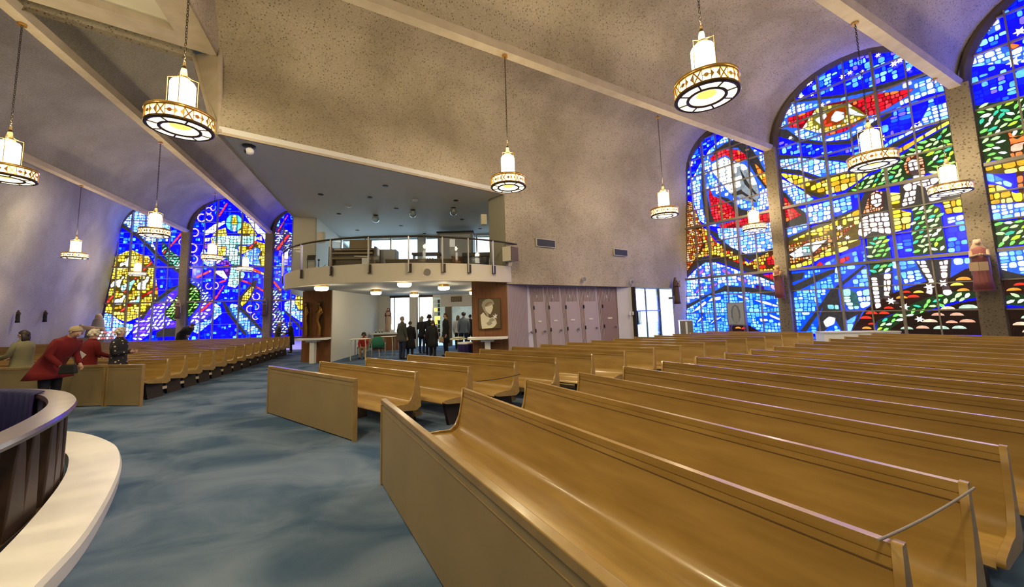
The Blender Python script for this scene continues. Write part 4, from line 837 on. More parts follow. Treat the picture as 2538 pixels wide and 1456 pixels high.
MB().box(-.8, .8, -.5, .6, 0, 2.28).build('body', 'grey_door', t); MB().box(-.84, .84, -.56, .64, 2.28, 2.36).build('roof', 'iron', t)
for s in (-1, 1):
    d_ = MB().box(min(0, s * .7) + .01, max(0, s * .7) - .01, -.53, -.5, .05, 2.2).build('door', 'lilac_paint', t); MB().tube([(s * .07, -.57, .9), (s * .07, -.57, 1.15)], .015, 6).build('handle', 'steel', d_)
for (x, Y, w_, h_, lab, mt) in ((1040, 13.6, 2.4, .62, 'long brown choir stall front behind the glass railing', 'organ_wood'), (1150, 13.6, .9, .66, 'tan wooden choir stall end near the right posts', 'walnut'), (1180, 14.6, 1.3, .72, 'dark brown choir stall beside the black mixing desk', 'organ_wood')):
    t = thing('choir_stall', lab, 'bench', (on(x, Y), Y, 3.06), .12 if x < 1100 else .5); MB().box(-w_ / 2, w_ / 2, -.04, .04, 0, h_).build('front_panel', mt, t, .006); MB().box(-w_ / 2 - .02, w_ / 2 + .02, -.07, .07, h_, h_ + .035).build('cap_rail', 'organ_light', t); MB().box(-w_ / 2, w_ / 2, .04, .4, .3, .36).build('seat', 'organ_wood', t)
t = thing('lectern_shelf', 'dark open lectern shelf holding books at the loft centre', 'lectern', (on(1058, 15.0), 15.0, 3.06), .1)
b = MB(); b.box(-.52, -.47, -.2, .2, 0, 1.02); b.box(.42, .52, -.2, .2, 0, 1.02); b.box(-.47, .42, .16, .2, 0, .6); b.build('side_panels', 'organ_wood', t); MB().box(-.56, .56, -.26, .24, 1.0, 1.08).build('top', 'organ_wood', t); MB().box(-.47, .42, -.18, .18, .58, .62).build('shelf', 'organ_wood', t)
for k in range(5): tag(MB().box(0, .05, 0, .16, 0, .24, 0, Matrix.Rotation(.12, 4, 'Y')).build('hymn_book', ('white', 'maroon', 'white', 'cream', 'lilac_paint')[k], None, 0, (on(1058, 15) - .2 + k * .1, 14.86, 3.69)), '%s hymn book leaning in the dark loft lectern, counted from the left' % ('first white', 'second maroon', 'third white', 'fourth cream', 'fifth lilac')[k], 'book', 'hymn books on the loft lectern')
t = thing('mixing_desk', 'black covered mixing desk at the right end of the loft', 'sound desk', (on(1183, 13.3), 13.3, 3.06), .0)
MB().box(-.5, .5, -.3, .3, .6, .74).build('desk_top', 'black', t, .01); MB().box(-.44, .44, -.24, .26, 0, .6).build('cabinet', 'dark_glass', t)
t = thing('loudspeaker', 'tan and brown loudspeaker box at the right end of the balcony', 'loudspeaker', (on(1266, 11.9), 11.9, 3.3), .95)
MB().box(-.2, .2, -.15, .18, 0, .46).build('body', 'plaster_warm', t, .008); MB().box(-.19, .19, -.17, -.15, .01, .45).build('grille', 'bronze', t); MB().tube([(0, 0, 0), (0, .05, -.14)], .06, 8).build('bracket', 'plaster_warm', t)
t = thing('wall_speaker', 'beige column speaker on the olive wall end of the loft', 'loudspeaker', (-.93, 12.75, 4.72), .3); MB().box(-.1, .1, -.08, .08, 0, .36).build('body', 'cream', t, .01); MB().box(-.08, .08, -.09, -.08, .02, .34).build('grille', 'plaster_warm', t)
t = thing('wall_speaker', 'beige column speaker on the pale wall left of the loft', 'loudspeaker', (-7.45, 14.5, 4.6), -.3); MB().box(-.14, .14, -.08, .08, 0, .42).build('body', 'cream', t, .01); MB().box(-.12, .12, -.09, -.08, .02, .4).build('grille', 'plaster_warm', t)
t = thing('music_stand', 'thin dark music stand behind the left loft posts', 'music stand', (on(762, 13.9), 13.9, 3.06)); MB().tube([(0, 0, 0), (0, 0, .95)], .012, 6).build('pole', 'iron', t); MB().box(-.16, .16, -.02, 0, .85, 1.05, 0, Matrix.Rotation(-.3, 4, 'X')).build('desk', 'iron', t)
MB().tube([(-.2, 0, 0), (0, 0, .12), (.2, .05, 0)], .01, 5).build('feet', 'iron', t)
t = thing('microphone_stand', 'black microphone stand in front of the pale loft wall', 'microphone', (on(790, 13.2), 13.2, 3.06)); MB().tube([(0, 0, 0), (0, 0, .62)], .014, 6).build('pole', 'black', t); MB().sphere((0, 0, .66), .04, 10).build('microphone', 'black', t); MB().lathe([(.13, 0), (.12, .03)], 14).build('base', 'black', t)
t = thing('ladder_stand', 'pale curved stand near the microphone in the loft', 'stand', (on(798, 14.2), 14.2, 3.06)); MB().tube([(-.12, 0, 0), (-.02, 0, .5), (.16, 0, .62)], .02, 6).build('arm', 'cream', t); MB().box(-.2, .2, -.1, .1, 0, .04).build('foot', 'steel', t)
# loft ceiling fittings
for i, (x, y) in enumerate(((795, 482), (955, 461), (917, 490), (982, 517), (840, 530), (886, 571), (994, 560), (1052, 579), (1130, 497), (1145, 544), (1190, 567))):
    p = gz(x, y, 5.6); t = thing('recessed_light', 'black recessed loft downlight, %s of the ceiling' % ('left front', 'front centre above the railing', 'front left of centre', 'centre just right of the middle', 'left middle', 'rear left behind the organ', 'rear centre', 'rear centre right', 'front right', 'middle right beside the last glass dome', 'rear right corner')[i], 'ceiling light', (p[0], p[1], 5.6), 0, 'downlights in the loft ceiling')
    MB().lathe([(.085, -.012), (.085, 0)], 16).build('trim_ring', 'iron', t); MB().lathe([(.065, -.02), (.065, -.012)], 14).build('baffle', 'black', t)
for i, (x, y) in enumerate(((931, 543), (1023, 530), (1124, 525))):
    p = gz(x, y, 5.45); t = thing('dome_light', ('frosted glass dome light left of the two others on the loft ceiling', 'frosted glass dome light in the middle of the loft ceiling', 'frosted glass dome light nearest the olive wall of the loft')[i], 'ceiling light', (p[0], p[1], 5.6))
    MB().lathe([(.09, 0), (.09, -.04)], 16).build('mount', 'iron', t); MB().lathe([(.10, -.04), (.14, -.12), (.14, -.2), (.09, -.27), (.02, -.29)], 18).build('glass_dome', 'glass', t); MB().lathe([(.05, -.05), (.05, -.16)], 10).build('bulb', 'cream', t)
for (x, y, l_) in ((864, 512, 'white smoke detector on the left of the loft ceiling'), (1029, 497, 'white smoke detector on the right of the loft ceiling')):
    p = gz(x, y, 5.58); t = thing('smoke_detector', l_, 'smoke detector', (p[0], p[1], 5.6)); MB().lathe([(.1, 0), (.09, -.035), (.05, -.05)], 16).build('body', 'white', t); MB().lathe([(.03, -.05), (.03, -.058)], 10).build('sensor', 'steel', t)
p = gz(617, 372, 5.5); t = thing('security_camera', 'round black and white security camera on the loft ceiling corner', 'camera', (p[0], p[1], 5.6))
MB().lathe([(.13, 0), (.13, -.03), (.05, -.05)], 18).build('mount', 'black', t); MB().sphere((.02, 0, -.13), .085, 14).build('camera_ball', 'white', t); MB().lathe([(.045, 0), (.045, .06)], 12, 0, Matrix.Translation((-.06, -.03, -.14)) @ Matrix.Rotation(PI / 2, 4, 'Y')).build('lens_shroud', 'black', t)
# piers below the balcony
def slats(mb, L, z0, z1, n, mm, d=.012):
    for k in range(n): x = (k + .15) * L / n; mb.box(x, x + L / n * .6, -d, 0, z0, z1, 0, mm)
b = MB(); b.prism([(-8.2, 14.66), (-6.95, 14.41), (-7.15, 15.0), (-8.0, 15.3)], 0, 2.72); struct(b.build('wall_pier_left', 'walnut'))
b = MB(); b.prism([(-1.34, 12.3), (-.18, 12.2), (.5, 13.0), (.3, 13.6), (-1.0, 13.6)], 0, 2.72); struct(b.build('wall_pier_right', 'walnut'))
mm = frame((-.18, 12.19), math.degrees(AZ((-.18, 12.19), (.5, 13.0)))); b = MB(); L = math.hypot(.68, .81); b.box(0, L, -.01, .02, 0, 2.72, 0, mm); o = struct(b.build('wall_pier_side', 'slat_dark'))
b = MB(); slats(b, L, 0, 2.7, 22, mm @ Matrix.Translation((0, -.01, 0))); x = b.build('slats', 'slat_light', o); x['kind'] = 'stuff'
# vestibule walls
wallpoly('wall_vestibule_left', [((-6.97, 14.43), (-7.15, 20.1))], 'plaster', 0, 2.72, .1)
wallpoly('wall_vestibule_right', [((-.5, 13.6), (-1.0, 20.1))], 'plaster', 0, 2.72, .1)
wr = struct(MB().box(-3.85, -.9, 20.0, 20.15, 2.05, 2.72).build('wall_vestibule_rear', 'plaster'))
MB().box(-7.2, -6.55, 20.0, 20.15, 0, 2.72).build('wall_panel', 'plaster', wr); MB().box(-5.46, -5.1, 19.9, 20.15, 0, 2.72).build('column', 'plaster', wr)
MB().box(-3.6, -3.25, 19.95, 20.2, 0, 2.06).build('door_post', 'organ_wood', wr); MB().box(-1.6, -.9, 20.0, 20.15, 0, 2.06).build('wall_panel', 'plaster', wr)
for i, (x0, x1) in enumerate(((-6.55, -5.46), (-5.1, -4.25))):
    wn = struct(MB().box(x0, x1, 20.0, 20.1, 2.6, 2.72).build('window_%d' % (8 + i), 'iron'))
    for x in (x0 + .02, x1 - .02) + (((x0 + x1) / 2 - .3,) if i == 0 else (x0 + .12,)): MB().box(x - .02, x + .02, 20.0, 20.08, 0, 2.6).build('frame', 'steel', wn)
    MB().box(x0 + .04, x1 - .04, 20.03, 20.04, .05, 2.6).build('pane', 'window_glass', wn)
wn = struct(MB().box(-4.25, -3.85, 20.0, 20.1, 2.55, 2.72).build('window_10', 'white'))
rq = random.Random(5)
for k in range(9):
    z = .5 + k * .22; c_ = rq.choice(('gold_glow', 'white', 'window_glass', 'gold_glow', 'white')); MB().box(-4.2 + rq.random() * .05, -4.02, 20.02, 20.05, z, z + .19).build('coloured_pane', c_, wn); MB().box(-4.0, -3.88, 20.02, 20.05, z, z + .19).build('coloured_pane', rq.choice(('leaf_plant', 'black', 'gold_glow')), wn)
# outside, seen through the glass
b = MB(); b.add([(-30, 20.3, .012), (20, 20.3, .012), (20, 44, .012), (-30, 44, .012)], [(0, 1, 2, 3)]); struct(b.build('floor_outside', 'marble'))
struct(MB().box(-5.3, .5, 25.0, 25.3, 0, 3.6).build('wall_outside', 'concrete'))
b = MB(); b.box(-6.2, -5.9, 23, 23.2, 0, 3.4); struct(b.build('trim_15', 'plaster'))
# confessional doors below the speckled wall
dp = [(.5, 13.02)]; azd = math.degrees(AZ((.52, 13.05), (4.36, 15.75)))
nx = (math.sin(math.radians(azd)), math.cos(math.radians(azd)))
b = MB(); b.box(-.1, 4.75, .12, .25, 0, 2.62, 0, frame((.52, 13.05), azd)); struct(b.build('wall_confessionals', 'slat_dark'))
cuts = [1302, 1313, 1350, 1391.5, 1435, 1481.5, 1530]
svals = []
for c_ in cuts:
    d = ray(c_, 770); k = d.x / d.y; svals.append((k * 13.05 - .52) / (nx[0] - k * nx[1]))
def digit(ch):
    cu = bpy.data.curves.new('digit', 'FONT'); cu.body = ch; cu.size = .15; cu.extrude = .008; o = bpy.data.objects.new('tmp', cu); COL.objects.link(o)
    dg = bpy.context.evaluated_depsgraph_get(); me = bpy.data.meshes.new_from_object(o.evaluated_get(dg)); bpy.data.objects.remove(o); me.materials.clear(); me.materials.append(M['white']); return me
wood = ['lilac_paint', 'slat_light', 'slat_light', 'slat_light', 'slat_light', 'slat_dark']
for i in range(6):
    s0, s1 = svals[i], svals[i + 1]; L = s1 - s0; p = (.52 + nx[0] * s0, 13.05 + nx[1] * s0)
    root = bpy.data.objects.new('door_%d' % (i + 1), None); COL.objects.link(root); root.location = (p[0], p[1], 0); root.rotation_euler = (-.05 if 0 else 0, 0, rzaz(azd)); struct(root)
    sh = Matrix(((1, 0, -.06, .15), (0, 1, 0, 0), (0, 0, 1, 0), (0, 0, 0, 1)))
    MB().box(0, L, .0, .08, 0, 2.6, 0, sh, 0).build('frame', wood[i], root)
    if i > 0:
        b = MB(); slats(b, L * .9, .02, 2.55, 12, sh, .012); x = b.build('slats', 'slat_mid', root); x['kind'] = 'stuff'
        MB().box(L * .2, L * .86, -.02, .0, .02, 2.02, 0, sh).build('leaf', wood[i], root)
        for z in (.95, 1.75): MB().box(L * .17, L * .21, -.05, -.02, z, z + .13, 0, sh).build('hinge', 'black', root)
        me = digit(str(i)); o = bpy.data.objects.new('number', me); COL.objects.link(o); o.parent = root; o.location = (L * .42 + .0, -.02, 2.16); o.rotation_euler = (PI / 2, 0, 0)
        MB().box(L * .4, L * .62, -.035, -.02, 1.3, 1.36, 0, sh).build('name_plate', 'cream', root)
    k_ = MB(); mk = sh @ Matrix.Translation((L * (.75 if i else .5), -.02, .98)) @ Matrix.Rotation(PI / 2, 4, 'X'); k_.lathe([(.02, 0), (.02, .05), (.045, .06), (.05, .08), (.03, .1)], 12, 0, mk); k_.build('knob', 'steel', root)
pA = (.52 + nx[0] * svals[-1], 13.05 + nx[1] * svals[-1])
def onrear(px_, py_): d = ray(px_, py_); q = (-.18, 12.12); u = (math.sin(math.radians(54.5)), math.cos(math.radians(54.5))); n_ = (-u[1], u[0]); t = (q[0] * n_[0] + q[1] * n_[1]) / (d.x * n_[0] + d.y * n_[1]); return (d.x * t, d.y * t, d.z * t + CAMH)
E1 = onrear(1573, 780); E2 = onrear(1640, 780)
wallpoly('wall_lilac', [(pA, (E1[0] + .1, E1[1] + .12))], 'lilac_paint', 0, 2.6, .08)
dr = struct(MB().box(-.05, .03, -.1, .15, 0, 2.6, 0, frame(E1, 54.5)).build('door_7', 'iron'))
L = math.hypot(E2[0] - E1[0], E2[1] - E1[1])
for k in (.46, .99): MB().box(L * k - .02, L * k + .02, .02, .08, 0, 2.55, 0, frame(E1, 54.5)).build('frame', 'steel', dr)
MB().box(0, L, .02, .08, 1.55, 1.6, 0, frame(E1, 54.5)).build('frame', 'steel', dr); MB().box(0, L, .04, .05, 0, 2.55, 0, frame(E1, 54.5)).build('pane', 'window_glass', dr)
MB().box(.15, .45, -.0, .03, 1.0, 1.55, 0, frame(E1, 54.5)).build('sticker', 'glass', dr)
for i, px_ in enumerate((1561, 1568)):
    p = onrear(px_, 777); t = thing('light_switch', ('left white light switch on the lilac wall', 'right white light switch on the lilac wall next to the glass door')[i], 'switch', p, rzaz(54.5)); MB().box(-.04, .04, -.03, 0, -.07, .07).build('plate', 'white', t); MB().box(-.012, .012, -.04, -.03, -.03, .03).build('toggle', 'cream', t)
# vents and round speakers
for (x0, y0, x1, y1, l_) in ((1328, 596, 1372, 612, 'wide black air vent with pale frame on the speckled wall'), (1520, 620, 1551, 634, 'smaller black air vent further right on the speckled wall')):
    a = onrear(x0, (y0 + y1) / 2 - 1); c_ = onrear(x1, (y0 + y1) / 2 + 1); L = math.hypot(c_[0] - a[0], c_[1] - a[1]); zc = (a[2] + c_[2]) / 2
    t = thing('air_vent', l_, 'vent', (a[0] + .03, a[1] - .05, zc), rzaz(54.5)); MB().box(-.02, L + .02, -.02, .03, -.14, .14).build('frame', 'plaster', t); MB().box(0, L, -.025, -.02, -.12, .12).build('opening', 'black', t)
    for k in range(5): MB().box(.01, L - .01, -.03, -.0255, -.1 + k * .045, -.092 + k * .045).build('slat', 'black', t)
for (x, y, l_) in ((1443, 693, 'round grey speaker flush in the wall above the doors'), (1561, 700, 'round grey speaker flush in the wall above the lilac panel')):
    p = onrear(x, y); t = thing('round_speaker', l_, 'loudspeaker', (p[0] + .05, p[1] - .07, p[2]), rzaz(54.5)); MB().lathe([(.1, 0), (.1, .04)], 20, 0, Matrix.Rotation(PI / 2, 4, 'X')).build('rim', 'plaster', t); MB().lathe([(.085, .03), (.085, .045)], 18, 0, Matrix.Rotation(PI / 2, 4, 'X')).build('grille', 'stone_grey', t)
for (x, l_) in ((1060, 'round grey speaker in the curved balcony front'), (1288, 'round grey speaker at the right end of the balcony front')):
    a = min([k * .25 for k in range(-240, 260)], key=lambda a: abs((BC[0] + BR * math.sin(math.radians(a))) / (BC[1] - BR * math.cos(math.radians(a))) - ray(x, 680).x / ray(x, 680).y))
    t = thing('round_speaker', l_, 'loudspeaker', (BC[0] + (BR) * math.sin(math.radians(a)), BC[1] - (BR) * math.cos(math.radians(a)), 2.9), math.radians(a)); MB().box(-.14, .14, -.006, .02, -.14, .14).build('mount_plate', 'plaster_warm', t); MB().lathe([(.1, 0), (.1, .025)], 20, 0, Matrix.Rotation(PI / 2, 4, 'X')).build('grille', 'stone_grey', t)
# drum ceiling lights under the balcony
for i, (x, y, l_) in enumerate(((797, 716, 'drum ceiling light in front of the left wooden pier'), (995, 703, 'largest drum ceiling light at the middle of the balcony underside'), (932, 727, 'drum ceiling light above the seated child'), (1027, 733, 'small drum ceiling light deep in the vestibule'), (1100, 715, 'drum ceiling light above the man in the dark suit'), (1170, 727, 'drum ceiling light partly hidden by the right wooden pier'))):
    p = gz(x, y, 2.58)
    if i == 1: p = (p[0] * 1.02, p[1] * 1.02 + .3)
    t = thing('drum_light', l_, 'ceiling light', (p[0], p[1], 2.72)); rr = .2 if i != 5 else .12
    MB().lathe([(rr * .9, 0), (rr * .9, -.05)], 24).build('mount', 'brass', t); MB().lathe([(rr, -.05), (rr, -.09)], 24).build('rim', 'brass', t)
    MB().lathe([(rr, -.09), (rr, -.16), (rr * .8, -.2), (.02, -.21)], 24).build('diffuser', 'opal', t)
    l = bpy.data.lights.new('bulb', 'POINT'); l.energy = 16; l.color = (1, .8, .5); l.shadow_soft_size = .1; o = bpy.data.objects.new('bulb', l); COL.objects.link(o); o.parent = t; o.location = (0, 0, -.34)
# ================================================================== PENDANT LAMPS
def chain_mesh(z0, z1):
    b = MB(); z = z0; k = 0; lk = .062
    while z < z1:
        pts = []
        for i in range(8):
            a = 2 * PI * i / 8; r = .014 if abs(math.cos(a)) > .1 else .014
            u, v = .015 * math.cos(a), .036 * math.sin(a); pts.append((u, 0, z + v) if k % 2 == 0 else (0, u, z + v))
        b.tube(pts, .005, 4, 0, None, True); z += lk - .012; k += 1
    return b.mesh('chain', 'iron')
CH = chain_mesh(1.0, 3.3)
def make_lamp():
    t = thing('pendant_lamp', 'lamp', 'pendant lamp')
    o = bpy.data.objects.new('chain', CH); COL.objects.link(o); o.parent = t
    MB().lathe([(.07, 3.22), (.07, 3.25), (.03, 3.28)], 16).build('ceiling_rose', 'brass', t)
    MB().lathe([(.06, .75), (.05, .79), (.012, 1.0)], 16).build('cone_cap', 'bronze', t)
    b = MB(); b.lathe([(.085, .715), (.085, .735)], 20)
    for k in range(4):
        a = PI / 2 * k + .35; c, s = math.cos(a), math.sin(a); b.tube([(.05 * c, .05 * s, .76), (.08 * c, .08 * s, .74), (.19 * c, .19 * s, .71), (.19 * c, .19 * s, .1)], .007, 5)
    b.build('cage', 'brass', t)
    MB().lathe([(.05, .1), (.155, .1), (.16, .13), (.16, .62), (.14, .66), (.05, .67)], 28).build('opal_shade', 'opal', t)
    # ring
    r = .415
    b = MB(); b.lathe([(r - .02, .085), (r + .005, .085), (r + .012, .1), (r + .012, .13), (r, .14), (r - .03, .14)], 40, 0, None, True, False); b.build('rim', 'brass', t)
    b = MB(); b.lathe([(r + .004, -.075), (r + .01, -.1), (r - .005, -.11), (r - .04, -.11), (r - .04, -.1)], 40, 0, None, True, False); b.lathe([(.265, -.1), (.265, -.116), (.225, -.116), (.225, -.1)], 30, 0, None, True, False)
    for k in range(8):
        a = PI / 4 * k; b.box(.25, r - .03, -.011, .011, -.115, -.1, 0, Matrix.Rotation(a, 4, 'Z'))
    b.build('bottom_frame', 'bronze', t)
    MB().lathe([(r - .02, -.075), (r - .02, .09)], 40, 0, None, True, False).build('glass_band', 'opal_soft', t)
    b = MB(); n = 24
    for k in range(n):
        mm = Matrix.Rotation(2 * PI * k / n, 4, 'Z') @ Matrix.Translation((r - .008, 0, .008)); h = .085; w = PI * 2 * r / n / 2
        kk = k % 3
        b.box(-.004, .004, -w, w, h - .012, h, 0, mm); b.box(-.004, .004, -w, w, -h, -h + .012, 0, mm); b.box(-.004, .004, -w, -w + .008, -h, h, 0, mm)
        if kk == 0:
            for s in (1, -1): b.box(-.004, .004, -.009, .009, -h * 1.1, h * 1.1, 0, mm @ Matrix.Rotation(s * .55, 4, 'X'))
        elif kk == 1:
            b.lathe([(.03, -.004), (.03, .004)], 8, 0, mm @ Matrix.Rotation(PI / 2, 4, 'Y')); b.box(-.004, .004, -w, w, -.006, .006, 0, mm)
        else:
            for s in (1, -1): b.add([(0, s * .012, 0), (0, s * w, h * .7), (0, s * w, -h * .7), (.008, s * .012, 0), (.008, s * w, h * .7), (.008, s * w, -h * .7)], [(0, 1, 2), (5, 4, 3), (0, 3, 4, 1), (1, 4, 5, 2), (2, 5, 3, 0)], 0, False, mm)
    b.build('fretwork', 'brass', t)
    MB().lathe([(r - .04, -.104), (.24, -.104)], 32, 0, None, False, False).build('bottom_glass', 'opal_soft', t)
    MB().lathe([(.13, -.055), (.1, -.035), (.0, -.02)], 28, 0, None, True, False).build('gold_bowl', 'gold_glow', t); MB().lathe([(.235, -.105), (.19, -.065), (.13, -.055)], 28, 0, None, True, False).build('inner_glass', 'opal_soft', t)
    b = MB(); b.lathe([(.19, .098), (r - .02, .098)], 32, 0, None, False, False); b.build('top_plate', 'bronze', t)
    l = bpy.data.lights.new('bulb', 'POINT'); l.energy = BULB; l.color = (1, .80, .45); l.shadow_soft_size = .12
    l2 = bpy.data.lights.new('downlight', 'SPOT'); l2.energy = BULB * 1.6; l2.color = (1, .80, .47); l2.shadow_soft_size = .15; l2.spot_size = 2.6; l2.spot_blend = .8
    for (ll, z) in ((l, .9), (l2, -.16)): o = bpy.data.objects.new(ll.name, ll); COL.objects.link(o); o.parent = t; o.location = (0, 0, z)
    return t
LAMPS = [(30, 425, 'pendant lamp cut by the left edge of the picture'), (448, 305, 'large pendant lamp at upper left before the dark vault'), (383, 578, 'pendant lamp in front of the left arm first window'), (186, 635, 'pendant lamp against the lilac left wall'),
         (1260, 455, 'pendant lamp right of the loft opening'), (1647, 528, 'pendant lamp before the speckled wall beside the right windows'), (1750, 225, 'large pendant lamp high at upper right centre'), (2163, 400, 'pendant lamp before the middle right window'),
         (2355, 470, 'pendant lamp before the second right pier'), (1870, 565, 'far pendant lamp before the dove in the right window'), (525, 640, 'far pendant lamp before the blue middle left window'), (340, 680, 'far pendant lamp before the golden field of the left window'),
         (437, 692, 'far pendant lamp beside the left window pier'), (608, 668, 'far pendant lamp before the robed figure in the left window'), (657, 690, 'far pendant lamp beside the second left window pier')]
lp = make_lamp(); first = True
spots = [(gz(x, y, 4.75), l_) for x, y, l_ in LAMPS]
spots[0] = ((-10.15, 7.3), LAMPS[0][2])
XT = [(6.4, 2.1), (11.3, 4.3), (0.2, -0.4), (-2.3, 2.65), (-16.2, 7.3), (-7.8, 1.0)]  # lamps out of view, added to light the room
for i, p in enumerate(XT): spots.append((p, 'unseen pendant lamp added for light, hanging %s' % ('over the near right pews', 'over the right arm by its third window', 'behind the viewer over the crossing', 'just overhead in front of the altar', 'over the outer bay of the left arm', 'over the altar platform')[i]))
for (p, l_) in spots:
    o = lp if first else dup(lp)
    first = False; o.location = (p[0], p[1], 4.75); o.rotation_euler.z = random.uniform(0, 1); o['label'] = l_; o['group'] = 'brass pendant lamps on chains'
# ================================================================== PEWS
def pew_profile():
    # centreline in (y, z): y is depth (back at +), front edge at -.44
    P = [(-.45, .385), (-.43, .41), (-.38, .425), (-.2, .41), (-.05, .395)]
    for k in range(1, 7):
        a = PI / 2 * k / 6; P.append((-.05 + .10 * math.sin(a), .395 + .11 * (1 - math.cos(a))))
    P += [(.075, .62), (.10, .76), (.105, .84)]
    return P
PP = pew_profile()
def thick(P, th):
    out = []
    for i, p in enumerate(P):
        a = P[max(0, i - 1)]; b_ = P[min(len(P) - 1, i + 1)]; d = Vector((b_[0] - a[0], b_[1] - a[1])).normalized(); out.append((p[0] + d.y * th, p[1] - d.x * th))
    return out
def sweep(mb, poly, x0, x1, mi=0, mm=None):
    n = len(poly); vs = [(x, y, z) for x in (x0, x1) for y, z in poly]
    mb.add(vs, [tuple(range(n)), tuple(range(n, 2 * n))[::-1]], mi, False, mm); mb.add(vs, [(i, n + i, n + (i + 1) % n, (i + 1) % n) for i in range(n)], mi, True, mm)
    return mb
PT = thick(PP, .03)
_pc = {}
def pew_parts(L):
    k = round(L, 2)
    if k in _pc: return _pc[k]
    parts = []
    b = MB(); v = PP + PT[::-1]; n = len(PP)
    for row, P_ in ((0, PP), (1, PT)):
        vs = [(x, y, z) for x in (.03, L - .03) for y, z in P_]; b.add(vs, [((i, i + 1, n + i + 1, n + i) if row == 0 else (n + i, n + i + 1, i + 1, i)) for i in range(n - 1)], 0, True)
    b.add([(x, y, z) for x in (.03, L - .03) for y, z in (PP[0], PT[0])], [(0, 1, 3, 2)]); b.add([(x, y, z) for x in (.03, L - .03) for y, z in (PP[-1], PT[-1])], [(2, 3, 1, 0)])
    parts.append(('bench_shell', b.mesh('bench_shell', 'pew_wood')))
    b = MB(); b.box(.03, L - .03, .099, .135, .80, .845); parts.append(('top_rail', b.mesh('top_rail', 'pew_wood')))
    b = MB(); b.box(.03, L - .03, .0965, .1, .755, .76); parts.append(('seam', b.mesh('seam', 'seam_brown')))
    endp = [(-.46, .40), (-.43, .43), (-.2, .43), (-.06, .42), (.0, .46), (.05, .56), (.08, .7), (.095, .85), (.14, .85), (.17, .6), (.19, .34), (.1, .30), (-.1, .33), (-.38, .37)]
    for x in (0, L - .03): parts.append(('end_panel', sweep(MB(), endp, x, x + .03).mesh('end_panel', 'pew_wood')))
    nl = max(2, int(L / 1.3) + 1)
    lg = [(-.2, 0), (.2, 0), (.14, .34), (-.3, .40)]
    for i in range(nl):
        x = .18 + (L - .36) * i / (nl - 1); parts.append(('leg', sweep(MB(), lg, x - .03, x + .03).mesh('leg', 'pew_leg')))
    b = MB(); b.box(.25, L - .25, .28, .42, .13, .19); parts.append(('kneeler', b.mesh('kneeler', 'kneeler')))
    for x in (.35, L - .35): b = MB(); b.box(x - .02, x + .02, .1, .36, .0, .13, 0, None); parts.append(('kneeler_bracket', b.mesh('kneeler_bracket', 'pew_leg')))
    _pc[k] = parts; return parts
def pew(p, az, L, label, group):
    """p = end of the row, az = direction of the row, backs lie to the left of the direction"""
    t = thing('pew', label, 'pew', (p[0], p[1], 0), rzaz(az), group)
    for (nm, me) in pew_parts(L): o = bpy.data.objects.new(nm, me); COL.objects.link(o); o.parent = t
    return t
def panel(p, az, L, label, group, segs=1):
    t = thing('pew_front_panel', label, 'pew panel', (p[0], p[1], 0), rzaz(az), group)
    b = MB(); b.box(.02, L - .02, -.02, .02, 0.02, .80); b.build('board', 'pew_panel', t)
    MB().box(0, L, -.027, .027, .79, .84).build('cap_rail', 'pew_edge', t, .006)
    for x in (0, L - .04): MB().box(x, x + .04, -.03, .03, 0, .79).build('end_post', 'pew_edge', t, .004)
    MB().box(.05, L - .05, -.0225, -.02, .735, .74).build('groove', 'pew_edge', t)
    return t
# right block (R): rows at azimuth 147, left ends stepping at azimuth 60.5
G1 = 'pews of the near right block'; G2 = 'pews of the middle block'; G3 = 'pews of the left block'
SH = .12     # the measured points are the top rail; the pew origin lies in front of it
azr = 147.3; du = (math.sin(math.radians(azr)), math.cos(math.radians(azr))); dn = (-du[1], du[0])
def back_off(p, az): d = (math.sin(math.radians(az)), math.cos(math.radians(az))); l_ = (-d[1], d[0]); return (p[0] - l_[0] * SH, p[1] - l_[1] * SH)
panel((-1.37, 4.0), 148.6, 4.2, 'golden wooden panel at the very front of the near right block', 'pew front panels')
for k in range(1, 16):
    p = (-1.36 + .738 * k + .03, 3.97 + .425 * k + .02); L = 3.58
    pew(back_off(p, azr), azr - .1 * k if k < 3 else azr, L, 'golden bench pew, %s row behind the panel of the near right block' % ORD[k - 1], G1)
azm = 126.6
panel((-4.49, 7.0), azm, 2.86, 'golden wooden panel in front of the middle block', 'pew front panels')
for k in range(1, 16):
    p = (-4.49 + .738 * k, 7.0 + .40 * k); pew(back_off(p, azm), azm, 2.87, 'golden bench pew, %s row behind the panel of the middle block' % ORD[k - 1], G2)
azl = 86.0; dl = (math.sin(math.radians(azl)), math.cos(math.radians(azl)))
def leftlen(q): # distance to the left wall
    best = 3
    while best < 13:
        x, y = q[0] - dl[0] * best, q[1] - dl[1] * best
        # wall line from LFAR to LW0
        cr_ = (LW0[0] - LFAR[0]) * (y - LFAR[1]) - (LW0[1] - LFAR[1]) * (x - LFAR[0])
        if cr_ > 0: break
        best += .25
    return min(best - .8, 12)
panel((-7.61 - .84, 7.94), 97.5, .85, 'short right-hand panel closing the left block front', 'pew front panels'); 
panel((-12.3, 7.86), 88.7, 3.82, 'long wooden panel in front of the left block', 'pew front panels')
for k in range(0, 14):
    q = (-7.95 - .19 * k, 8.78 + .68 * k); L = round(leftlen(q) * 2) / 2; p = (q[0] - dl[0] * L, q[1] - dl[1] * L)
    pew(back_off(p, azl), azl, L, 'golden bench pew, %s row behind the panel of the left block' % ORD[k], G3)
